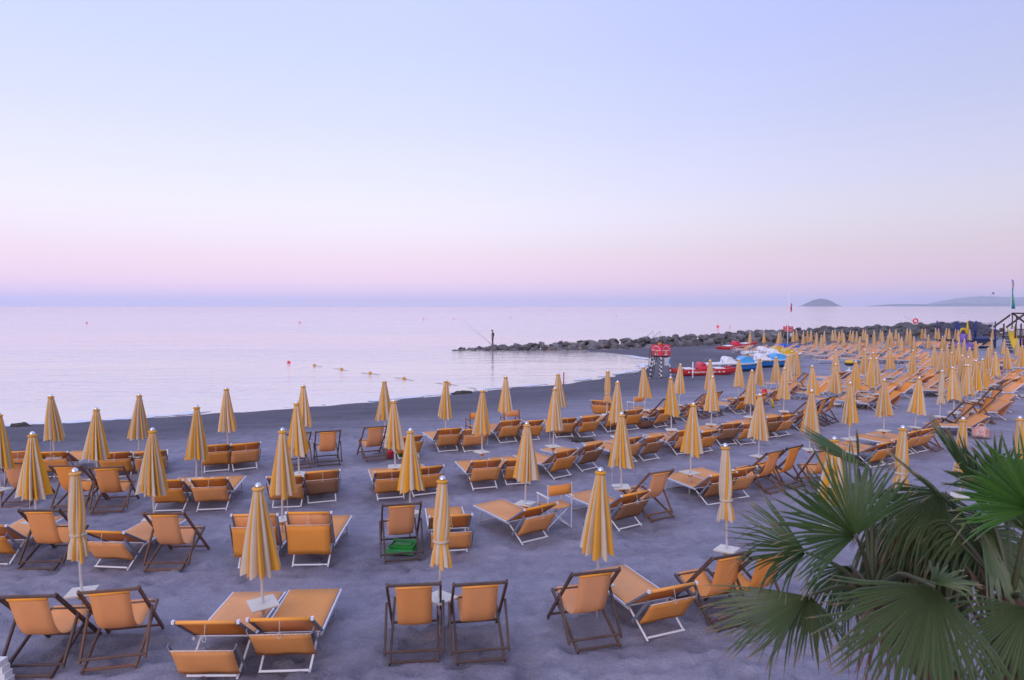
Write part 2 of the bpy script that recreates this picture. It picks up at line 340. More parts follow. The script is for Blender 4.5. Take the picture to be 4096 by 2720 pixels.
# ================================================================ setting: sand
def vnoise(x, y, sx, sy, seed):
    g = np.random.RandomState(seed).rand(257, 257)
    u = (x / sx) % 256; v = (y / sy) % 256
    i, j = np.floor(u).astype(int), np.floor(v).astype(int); fu, fv = u - i, v - j
    fu = fu * fu * (3 - 2 * fu); fv = fv * fv * (3 - 2 * fv)
    return (g[i, j] * (1 - fu) + g[i + 1, j] * fu) * (1 - fv) + (g[i, j + 1] * (1 - fu) + g[i + 1, j + 1] * fu) * fv - 0.5
def lines(segs):
    out = []
    for a, b, st in segs: out += list(np.arange(a, b, st))
    return np.array(out)
def build_sand():
    xs = lines([(-380, -60, 20), (-60, -28, 2), (-28, -15, 0.4), (-15, 15, 0.085), (15, 30, 0.25), (30, 60, 1.0), (60, 380, 16)])
    ys = lines([(-280, -20, 20), (-20, 4, 2), (4, 13, 0.07), (13, 22, 0.12), (22, 60, 0.4), (60, 130, 1.5), (130, 175, 6)])
    X, Y = np.meshgrid(xs, ys)
    s = shore_dist(X, Y); Z = ground_z(X, Y)
    dry = np.clip((s - 1.0) / 6, 0, 1)
    near = np.clip((34 - Y) / 12, 0, 1)
    n = 0.055 * vnoise(X, Y, 2.3, 1.6, 1) + 0.045 * vnoise(X, Y, 0.75, 0.55, 2) + near * (0.026 * vnoise(X, Y, 0.30, 0.24, 3) + 0.022 * vnoise(X, Y, 0.16, 0.14, 4)) + 0.022 * vnoise(X, Y, 1.9, 0.16, 5)
    Z = Z + n * (0.25 + 0.75 * dry) + (1 - dry) * (0.06 * vnoise(X, Y, 4.0, 1.2, 6) + 0.06 * vnoise(X, Y, 1.1, 0.7, 16))
    r = np.random.RandomState(11)                                    # footprints trodden into the dry sand
    dx = 0.085
    for k in range(700):
        fy = 5.5 + 20 * r.rand() ** 1.3; fx = (r.rand() * 2 - 1) * min(14.5, fy * 0.78 + 1.2); a = r.rand() * math.pi
        for st in range(r.randint(1, 6)):
            qx = fx + math.cos(a) * 0.62 * st + 0.09 * (-1) ** st * math.sin(a); qy = fy + math.sin(a) * 0.62 * st - 0.09 * (-1) ** st * math.cos(a)
            i0, i1 = np.searchsorted(xs, [qx - 0.34, qx + 0.34]); j0, j1 = np.searchsorted(ys, [qy - 0.34, qy + 0.34])
            if i1 - i0 < 2 or j1 - j0 < 2: continue
            sx, sy = X[j0:j1, i0:i1] - qx, Y[j0:j1, i0:i1] - qy
            u = sx * math.cos(a) + sy * math.sin(a); v = -sx * math.sin(a) + sy * math.cos(a)
            q = np.sqrt((u / 0.15) ** 2 + (v / 0.075) ** 2)
            Z[j0:j1, i0:i1] += -0.055 * np.exp(-q ** 2.4) + 0.018 * np.exp(-((q - 1.5) / 0.45) ** 2)
    scuff_shade = np.zeros_like(Z)  # scuffed relief around the seats, also the mask for painted shade there
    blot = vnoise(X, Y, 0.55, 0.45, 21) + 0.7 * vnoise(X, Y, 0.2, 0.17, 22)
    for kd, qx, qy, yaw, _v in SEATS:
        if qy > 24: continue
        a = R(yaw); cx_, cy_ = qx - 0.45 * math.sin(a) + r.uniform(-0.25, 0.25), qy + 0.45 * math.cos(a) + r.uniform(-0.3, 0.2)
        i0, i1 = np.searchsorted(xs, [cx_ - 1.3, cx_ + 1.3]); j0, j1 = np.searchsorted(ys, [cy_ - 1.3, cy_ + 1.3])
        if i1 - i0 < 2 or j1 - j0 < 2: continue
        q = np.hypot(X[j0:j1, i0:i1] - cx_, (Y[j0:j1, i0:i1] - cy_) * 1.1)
        scuff_shade[j0:j1, i0:i1] = np.maximum(scuff_shade[j0:j1, i0:i1], np.clip(1.25 - q / 0.85 + 0.9 * blot[j0:j1, i0:i1], 0, 1))
    Z += scuff_shade * (0.05 * vnoise(X, Y, 0.19, 0.16, 23) - 0.015)
    for x, y, *_ in [(u[0], u[1]) for rows in UMBRELLAS.values() for u in rows if u[1] < 24]:   # sand heaped at the poles
        i0, i1 = np.searchsorted(xs, [x - 0.5, x + 0.5]); j0, j1 = np.searchsorted(ys, [y - 0.5, y + 0.5])
        q = np.hypot(X[j0:j1, i0:i1] - x, Y[j0:j1, i0:i1] - y)
        Z[j0:j1, i0:i1] += 0.05 * np.exp(-(q / 0.2) ** 2)
    ny, nx = X.shape
    me = D.meshes.new('sand')
    co = np.stack([X, Y, Z], -1).reshape(-1, 3).astype(np.float32)
    idx = np.arange(ny * nx).reshape(ny, nx)
    q = np.stack([idx[:-1, :-1], idx[:-1, 1:], idx[1:, 1:], idx[1:, :-1]], -1).reshape(-1, 4)
    q = q[(s[:-1, :-1].reshape(-1) > -14)]
    me.vertices.add(len(co)); me.vertices.foreach_set('co', co.reshape(-1))
    me.loops.add(q.size); me.loops.foreach_set('vertex_index', q.reshape(-1).astype(np.int32))
    me.polygons.add(len(q)); me.polygons.foreach_set('loop_start', np.arange(0, q.size, 4, dtype=np.int32))
    me.polygons.foreach_set('use_smooth', np.ones(len(q), bool))
    wet = np.clip(1 - (s + 0.5 * vnoise(X, Y, 2.5, 2.5, 9) * 2) / 15.0, 0, 1).reshape(-1).astype(np.float32)
    at = me.attributes.new('wet', 'FLOAT', 'POINT'); at.data.foreach_set('value', wet)
    at = me.attributes.new('scuff_shade', 'FLOAT', 'POINT'); at.data.foreach_set('value', scuff_shade.reshape(-1).astype(np.float32))
    me.update(); me.validate()
    m = D.materials.new('grey beach sand'); m.use_nodes = True; nt = m.node_tree; L = nt.links.new; b = nt.nodes['Principled BSDF']
    N = nt.nodes.new
    tc = N('ShaderNodeTexCoord')
    n1 = N('ShaderNodeTexNoise'); n1.inputs['Scale'].default_value = 0.9; n1.inputs['Detail'].default_value = 8; n1.inputs['Roughness'].default_value = 0.7
    mp = N('ShaderNodeMapping'); mp.inputs['Scale'].default_value = (0.35, 1.2, 1); L(tc.outputs['Object'], mp.inputs[0]); L(mp.outputs[0], n1.inputs['Vector'])
    r1 = N('ShaderNodeValToRGB'); r1.color_ramp.elements[0].position = 0.32; r1.color_ramp.elements[1].position = 0.70
    r1.color_ramp.elements[0].color = (0.250, 0.230, 0.282, 1); r1.color_ramp.elements[1].color = (0.388, 0.362, 0.424, 1)
    L(n1.outputs['Fac'], r1.inputs[0])
    n2 = N('ShaderNodeTexNoise'); n2.inputs['Scale'].default_value = 55; n2.inputs['Detail'].default_value = 6; n2.inputs['Roughness'].default_value = 0.8
    L(tc.outputs['Object'], n2.inputs['Vector'])
    g = N('ShaderNodeMapRange'); g.inputs['From Min'].default_value = 0.3; g.inputs['From Max'].default_value = 0.7; g.inputs['To Min'].default_value = 0.68; g.inputs['To Max'].default_value = 1.28
    L(n2.outputs['Fac'], g.inputs['Value'])
    mu = N('ShaderNodeMix'); mu.data_type = 'RGBA'; mu.blend_type = 'MULTIPLY'; mu.inputs['Factor'].default_value = 1
    L(r1.outputs[0], mu.inputs['A']); L(g.outputs[0], mu.inputs['B'])
    n4 = N('ShaderNodeTexNoise'); n4.inputs['Scale'].default_value = 4.2; n4.inputs['Detail'].default_value = 6; n4.inputs['Roughness'].default_value = 0.75; L(tc.outputs['Object'], n4.inputs['Vector'])
    g4 = N('ShaderNodeMapRange'); g4.inputs['From Min'].default_value = 0.34; g4.inputs['From Max'].default_value = 0.62; g4.inputs['To Min'].default_value = 0.86; g4.inputs['To Max'].default_value = 1.06; L(n4.outputs['Fac'], g4.inputs['Value'])
    gm4 = N('ShaderNodeMath'); gm4.operation = 'MULTIPLY'; L(g.outputs[0], gm4.inputs[0]); L(g4.outputs[0], gm4.inputs[1]); L(gm4.outputs[0], mu.inputs['B'])
    vo = N('ShaderNodeTexVoronoi'); vo.inputs['Scale'].default_value = 16; L(tc.outputs['Object'], vo.inputs['Vector'])     # scattered pale pebbles and shells
    pv = N('ShaderNodeMath'); pv.operation = 'LESS_THAN'; pv.inputs[1].default_value = 0.10; L(vo.outputs['Distance'], pv.inputs[0])
    sp = N('ShaderNodeSeparateColor'); L(vo.outputs['Color'], sp.inputs[0])
    pc = N('ShaderNodeMath'); pc.operation = 'GREATER_THAN'; pc.inputs[1].default_value = 0.965; L(sp.outputs[0], pc.inputs[0])
    pm = N('ShaderNodeMath'); pm.operation = 'MULTIPLY'; L(pv.outputs[0], pm.inputs[0]); L(pc.outputs[0], pm.inputs[1])
    peb = N('ShaderNodeMix'); peb.data_type = 'RGBA'; peb.inputs['B'].default_value = (0.5, 0.48, 0.46, 1); L(pm.outputs[0], peb.inputs['Factor']); L(mu.outputs['Result'], peb.inputs['A'])
    aw = N('ShaderNodeAttribute'); aw.attribute_name = 'wet'
    wr = N('ShaderNodeMapRange'); wr.inputs['From Min'].default_value = 0.08; wr.inputs['From Max'].default_value = 0.55; wr.inputs['To Min'].default_value = 1.0; wr.inputs['To Max'].default_value = 0.42; wr.interpolation_type = 'SMOOTHSTEP'
    L(aw.outputs['Fac'], wr.inputs['Value'])
    mw = N('ShaderNodeMix'); mw.data_type = 'RGBA'; mw.blend_type = 'MULTIPLY'; mw.inputs['Factor'].default_value = 1
    L(peb.outputs['Result'], mw.inputs['A']); L(wr.outputs[0], mw.inputs['B']); L(mw.outputs['Result'], b.inputs['Base Color'])
    asf = N('ShaderNodeAttribute'); asf.attribute_name = 'scuff_shade'
    ms_ = N('ShaderNodeMapRange'); ms_.inputs['To Min'].default_value = 1.0; ms_.inputs['To Max'].default_value = 0.74; L(asf.outputs['Fac'], ms_.inputs['Value'])  # darker sand by the seats: contact shade put into the colour plus turned-over sand
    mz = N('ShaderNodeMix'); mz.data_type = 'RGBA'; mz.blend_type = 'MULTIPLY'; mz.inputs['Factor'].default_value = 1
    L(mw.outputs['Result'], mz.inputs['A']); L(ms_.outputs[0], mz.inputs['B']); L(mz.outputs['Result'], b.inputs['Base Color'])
    b.inputs['Roughness'].default_value = 0.9; b.inputs['Specular IOR Level'].default_value = 0.2
    n3 = N('ShaderNodeTexNoise'); n3.inputs['Scale'].default_value = 26; n3.inputs['Detail'].default_value = 7; n3.inputs['Roughness'].default_value = 0.7; L(tc.outputs['Object'], n3.inputs['Vector'])
    bp = N('ShaderNodeBump'); bp.inputs['Strength'].default_value = 0.9; bp.inputs['Distance'].default_value = 0.035; L(n3.outputs['Fac'], bp.inputs['Height']); L(bp.outputs[0], b.inputs['Normal'])
    me.materials.append(m)
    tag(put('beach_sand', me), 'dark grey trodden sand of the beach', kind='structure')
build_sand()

# ================================================================ setting: sea
def build_sea():
    mb = MB()
    xs = [-48000, -24000, -5000, -1200, -250, -60, 0, 60, 250, 1200, 5000, 24000, 48000]; ys = [20, 60, 120, 260, 700, 2500, 9500, 20000, 40000]
    mb.sheet([[(x, y, SEA_Z) for x in xs] for y in ys])
    m = D.materials.new('calm sea'); m.use_nodes = True; nt = m.node_tree; L = nt.links.new; b = nt.nodes['Principled BSDF']; N = nt.nodes.new
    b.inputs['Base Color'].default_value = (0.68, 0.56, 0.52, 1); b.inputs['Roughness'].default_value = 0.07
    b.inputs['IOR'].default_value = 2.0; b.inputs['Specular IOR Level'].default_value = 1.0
    ge = N('ShaderNodeNewGeometry')
    def layer(sx, sy, scale, det):
        mp = N('ShaderNodeMapping'); mp.inputs['Scale'].default_value = (sx, sy, 1); mp.inputs['Rotation'].default_value = (0, 0, R(-7)); L(ge.outputs['Position'], mp.inputs[0])
        n = N('ShaderNodeTexNoise'); n.inputs['Scale'].default_value = scale; n.inputs['Detail'].default_value = det; n.inputs['Roughness'].default_value = 0.55
        L(mp.outputs[0], n.inputs['Vector']); return n.outputs['Fac']
    a = layer(0.22, 0.75, 1.0, 3); c = layer(0.8, 2.2, 1.2, 3); d = layer(0.012, 0.05, 1.0, 3)
    gm = N('ShaderNodeMapRange'); gm.inputs['From Min'].default_value = 0.38; gm.inputs['From Max'].default_value = 0.66; gm.inputs['To Min'].default_value = 0.35; gm.inputs['To Max'].default_value = 1.3; L(d, gm.inputs['Value'])
    s1 = N('ShaderNodeMath'); s1.operation = 'MULTIPLY'; s1.inputs[1].default_value = 0.35; L(c, s1.inputs[0])
    s2 = N('ShaderNodeMath'); s2.operation = 'ADD'; L(a, s2.inputs[0]); L(s1.outputs[0], s2.inputs[1])
    s3 = N('ShaderNodeMath'); s3.operation = 'MULTIPLY'; L(s2.outputs[0], s3.inputs[0]); L(gm.outputs[0], s3.inputs[1])
    bp = N('ShaderNodeBump'); bp.inputs['Strength'].default_value = 1.0; bp.inputs['Distance'].default_value = 0.10
    L(s3.outputs[0], bp.inputs['Height']); L(bp.outputs[0], b.inputs['Normal'])
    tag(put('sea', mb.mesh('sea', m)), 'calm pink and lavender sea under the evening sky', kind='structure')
    # the thin wash of foam where the swell runs up the sand
    pts = []
    for (ax, ay), (bx, by) in zip(SHORE[1:19], SHORE[2:20]):
        n = max(2, int(math.hypot(bx - ax, by - ay) / 0.18))
        pts += [(ax + (bx - ax) * t / n, ay + (by - ay) * t / n) for t in range(n)]
    P = np.array(pts)
    fm = mat('foam', (0.80, 0.80, 0.84), 0.7, bump=(30, 0.6, 0.03), noise=(5, 0.6, (0.55, 0.56, 0.64)))
    def ribbon(off, wmax, seed, thr, zoff):
        mbf = MB(); V = []
        T = np.gradient(P, axis=0); T /= np.linalg.norm(T, axis=1)[:, None]; Nn = np.stack([-T[:, 1], T[:, 0]], 1)
        # smooth direction so the strip does not fold at bends
        k = 15; ker = np.ones(k) / k
        Nn = np.stack([np.convolve(np.pad(Nn[:, i], k // 2, 'edge'), ker, 'valid') for i in (0, 1)], 1)
        t = np.arange(len(P)) * 0.18
        w = vnoise(t, t * 0 + 3.3, 2.6, 1, seed) + 0.55 * vnoise(t, t * 0 + 7.7, 0.7, 1, seed + 1) + 0.4 * vnoise(t, t * 0 + 1.7, 0.28, 1, seed + 3)
        ce = off + 0.5 * vnoise(t, t * 0 + 2.1, 3.1, 1, seed + 2) + 0.16 * vnoise(t, t * 0 + 5.1, 0.6, 1, seed + 5)
        for i in range(len(P) - 1):
            if w[i] < thr or w[i + 1] < thr: continue
            row = []
            for j in (i, i + 1):
                ww = max(0.012, min(1, (w[j] - thr) / 0.5) * wmax)
                row.append([tuple(P[j] + Nn[j] * (ce[j] + u * ww)) + (SEA_Z + zoff + (0.02 if u == 0 else 0.0),) for u in (-1, 0, 1)])
            mbf.sheet(row)
        return mbf.mesh('foam', fm)
    tag(put('shore_foam', ribbon(0.40, 0.5, 41, -0.2, 0.02)), 'broken white foam where the swell meets the sand', kind='stuff')
build_sea()

# ================================================================ far land
def ridge(name, x0, x1, y, depth, prof, m, z0=SEA_Z - 6, seed=1, kind='structure', label=None):
    """a hill range: PROF gives (position 0..1, height m) along the crest; falls off to both sides"""
    x0, x1, y, depth = 2 * x0, 2 * x1, 2 * y, 2 * depth; prof = [(p, 2 * h_) for p, h_ in prof]      # plan given at half scale
    n, k = 90, 13; mb = MB(); rows = []
    t = np.linspace(0, 1, n); h = np.interp(t, [p[0] for p in prof], [p[1] for p in prof])
    ker = np.ones(5) / 5; h = np.convolve(np.pad(h, 2, 'edge'), ker, 'valid')
    r = np.random.RandomState(seed); j = np.interp(np.linspace(0, 40, n), np.arange(41), r.rand(41) - 0.5) + 0.6 * np.interp(np.linspace(0, 110, n), np.arange(111), r.rand(111) - 0.5)
    h = np.maximum(h + 0.05 * h.max() * j * (h > 0.06 * h.max()), 0)
    for q in range(k):
        v = q / (k - 1) * 2 - 1; fall = (1 - v * v) ** 0.8
        rows.append([(x0 + (x1 - x0) * t[i], y + depth * v * (1 if v < 0 else 1), z0 + 6 + h[i] * fall * (1 + 0.12 * math.sin(i * 0.9 + q * 1.7) * (1 - abs(v))) - (6 if abs(v) == 1 else 0)) for i in range(n)])
    mb.sheet(rows)
    o = put(name, mb.mesh(name, m)); tag(o, label, kind=kind); return o
M['far_wood'] = mat('far wooded slope', (0.055, 0.075, 0.065), 0.95, noise=(0.004, 0.8, (0.10, 0.10, 0.085)))
M['far_town'] = mat('far town walls', (0.42, 0.38, 0.36), 0.9, noise=(0.02, 0.8, (0.25, 0.22, 0.22)))
ridge('island', 3410, 3803, 8000, 170, [(0, 0), (0.04, 10), (0.14, 34), (0.26, 60), (0.38, 76), (0.5, 82), (0.62, 78), (0.74, 69), (0.86, 43), (0.95, 14), (1, 0)], M['far_wood'], seed=4, label='steep wooded island lying out in the bay')
ridge('headland', 5060, 7700, 9600, 290, [(0, 0), (0.03, 14), (0.08, 28), (0.20, 31), (0.3, 25), (0.4, 33), (0.46, 50), (0.55, 31), (0.8, 27), (1, 29)], M['far_wood'], seed=6, label='low wooded headland running out from the hills')
ridge('hill_range', 8400, 12600, 14000, 1000, [(0, 0), (0.05, 16), (0.14, 115), (0.22, 176), (0.30, 192), (0.42, 172), (0.55, 186), (0.66, 199), (0.8, 190), (1, 90)], M['far_wood'], seed=8, label='hazy blue hill range behind the headland')
ridge('hill_slope', 7010, 10600, 11500, 790, [(0, 0), (0.15, 27), (0.35, 68), (0.5, 108), (0.58, 149), (0.66, 198), (0.74, 212), (0.85, 198), (1, 90)], M['far_wood'], seed=12, label='hazy slope rising beyond the play area')

# ================================================================ umbrellas
def canopy(seed, tied, n_pl=12, sub=7, rows=15, creamy=False):
    r = random.Random(seed); mb = MB()
    bd = [0.0]                                            # uneven pleat widths
    for i in range(n_pl): bd.append(bd[-1] + r.uniform(0.5, 1.5))
    bd = [b / bd[-1] * 2 * math.pi for b in bd]
    amp = [r.uniform(0.70, 1.16) for _ in range(n_pl)]; hem = [r.uniform(-0.07, 0.035) for _ in range(n_pl)]
    lean = (r.uniform(-0.02, 0.02), r.uniform(-0.02, 0.02)); sw = r.uniform(-0.25, 0.25); ell = r.uniform(0.88, 1.0); ea = r.uniform(0, 3)
    top, bot = 2.0, 0.955; swap = r.random() < 0.5
    tw = r.choice((-1, 1)) * r.uniform(0.5, 1.0)
    V, F, Mx = [], [], []
    nn = n_pl * sub
    for k in range(rows):
        t = k / (rows - 1)
        if tied:
            base = np.interp(t, [0, 0.06, 0.25, 0.5, 0.66, 0.72, 0.76, 0.86, 1], [0.052, 0.062, 0.088, 0.110, 0.104, 0.082, 0.088, 0.125, 0.150])
            dep = np.interp(t, [0, 0.3, 0.72, 1], [0.10, 0.26, 0.16, 0.45]); tws = tw * min(t, 0.74)
        else:
            base = np.interp(t, [0, 0.06, 0.3, 0.6, 1], [0.050, 0.066, 0.116, 0.182, 0.262])
            dep = np.interp(t, [0, 0.15, 0.5, 1], [0.10, 0.30, 0.44, 0.50]); tws = sw * t
        for i in range(n_pl):
            for s in range(sub):
                q = s / sub; a = bd[i] + (bd[i + 1] - bd[i]) * q + tws
                qq = q if swap else 1 - q; w = (min(qq / 0.80, 1.0) ** 0.75) if qq <= 0.80 else ((1 - qq) / 0.20) ** 0.9
                rr = base * (1 - dep * (1 - w)) * (1 + (amp[i] - 1) * w * t)
                if tied and t > 0.74: rr *= 1 + 0.35 * math.sin(a * 2 + seed) * (t - 0.74)
                z = top + (bot - top) * t + (hem[i] * w + 0.02 * (1 - w)) * max(0, t - 0.6) * 2.2
                z -= 0.02 * math.sin(2 * a + seed) * t
                sc = 1 - (1 - ell) * abs(math.cos(a - ea)) * t
                V.append((rr * sc * math.cos(a) + lean[0] * t, rr * sc * math.sin(a) + lean[1] * t, z))
    for k in range(rows - 1):
        for j in range(nn):
            F.append((k * nn + j, (k + 1) * nn + j, (k + 1) * nn + (j + 1) % nn, k * nn + (j + 1) % nn)); Mx.append((1 if (j // sub) % 5 else 0) if creamy else (j // sub) % 2)
    o = len(mb.v); mb.v += V
    for f, m_ in zip(F, Mx): mb.f.append(f); mb.m.append(m_); mb.sm.append(True)
    # inner side of the hem, so that it shows cloth and not a hole
    e0 = len(mb.v); last = V[(rows - 1) * nn:]
    mb.v += [(p[0] * 0.97, p[1] * 0.97, p[2] + 0.002) for p in last] + [(p[0] * 0.80, p[1] * 0.80, p[2] + 0.16) for p in last]
    for j in range(nn):
        mb.f.append((e0 + j, e0 + nn + j, e0 + nn + (j + 1) % nn, e0 + (j + 1) % nn)); mb.m.append((j // sub) % 2); mb.sm.append(False)
    mb.f.append(tuple(e0 + nn + j for j in range(nn - 1, -1, -1))); mb.m.append(0); mb.sm.append(False)
    return mb.mesh('canopy', [M['yellow'], M['cream']])
def simple(fn, m, name='part'):
    mb = MB(); fn(mb); return mb.mesh(name, m)
C_LOOSE = [canopy(i, False) for i in range(7)]
C_TIED = [canopy(20 + i, True, rows=20) for i in range(4)]
C_CREAM = [canopy(33, True, rows=20, creamy=True)]
C_FAR = [canopy(40 + i, False, n_pl=12, sub=2, rows=6) for i in range(4)]
me_pole = simple(lambda b: b.tube([(0, 0, -0.35), (0, 0, 1.0), (0, 0, 2.03)], 0.0185, 10), M['pole'], 'pole')
me_collar = simple(lambda b: b.lathe([(0.03, 1.97), (0.066, 1.985), (0.074, 2.0), (0.066, 2.012), (0.03, 2.02)], 18), M['yellow'], 'collar')
me_cap = simple(lambda b: b.lathe([(0.038, 2.012), (0.040, 2.026), (0.037, 2.044), (0.028, 2.060), (0.016, 2.070), (0.004, 2.074)], 16), M['chrome'], 'cap')
me_tie = simple(lambda b: b.lathe([(0.080, 1.222), (0.097, 1.228), (0.101, 1.242), (0.094, 1.256), (0.078, 1.26)], 18), M['cream'], 'tie_band')
def _table(b):
    b.box((0, 0, 0.515), (0.315, 0.315, 0.014)); b.box((0, 0, 0.504), (0.30, 0.30, 0.012))
me_table = simple(_table, M['table'], 'table')
def _brk(b):
    b.lathe([(0.025, 0.42), (0.045, 0.43), (0.055, 0.455), (0.095, 0.485), (0.10, 0.4975)], 12)
me_brk = simple(_brk, M['bracket'], 'bracket')
def _cord(sd):
    r = random.Random(sd); a = r.uniform(0, 6.28); x, y = 0.17 * math.cos(a), 0.17 * math.sin(a); L_ = r.uniform(0.12, 0.5)
    mb = MB(); mb.tube([(x, y, 1.02), (x * 1.1, y * 1.05, 0.98 - L_ * 0.3), (x * 1.08, y * 1.15, 0.98 - L_ * 0.7), (x * 1.2, y * 1.1, 0.98 - L_)], 0.005, 5)
    return mb.mesh('cord', M['cord'])
CORDS = [_cord(i) for i in range(5)]

UMB = []           # (x, y, row, index, thing)
rowname = {'front row': 'front row', 'second row': 'second row', 'third row': 'third row', 'fourth row': 'seaward fourth row',
           'middle rows': 'crowded middle rows', 'far rows': 'far block', 'row along the rocks': 'row along the rocks'}
for rk, lst in UMBRELLAS.items():
    for i, (x, y, tied) in enumerate(lst):
        r = random.Random(int(x * 977 + y * 131))
        far = y > 42
        lab = ('tied-up mostly cream' if (rk, i) in (('front row', 4), ('second row', 12)) else 'tied-up narrow' if tied else 'small closed' if far else 'closed') + f' yellow and cream umbrella, {ordinal(i)} from the left in the {rowname[rk]}'
        t = thing('beach_umbrella', lab, 'umbrella', (x, y, gz(x, y)), r.uniform(0, 6.28), 'closed striped umbrellas of the beach club')
        t.rotation_euler = (r.gauss(0, 0.02), r.gauss(0, 0.02), r.uniform(0, 6.28))
        k_ = r.uniform(0.96, 1.06); t.scale = (k_, k_, r.uniform(0.975, 1.025))
        if far:
            spawn([('canopy', r.choice(C_FAR), []), ('pole', me_pole, []), ('cap', me_cap, []), ('table', me_table, [])], t)
        else:
            cn = C_CREAM[0] if (rk, i) in (('front row', 4), ('second row', 12)) else r.choice(C_TIED if tied else C_LOOSE)
            c = put('canopy', cn, t); c.rotation_euler = (0, 0, r.uniform(0, 6.28))
            if tied: put('tie_band', me_tie, c)
            elif r.random() < 0.55: put('cord', r.choice(CORDS), c)
            spawn([('pole', me_pole, []), ('collar', me_collar, []), ('cap', me_cap, []), ('table', me_table, [('bracket', me_brk)])], t)
        UMB.append((x, y, rk, i, t))

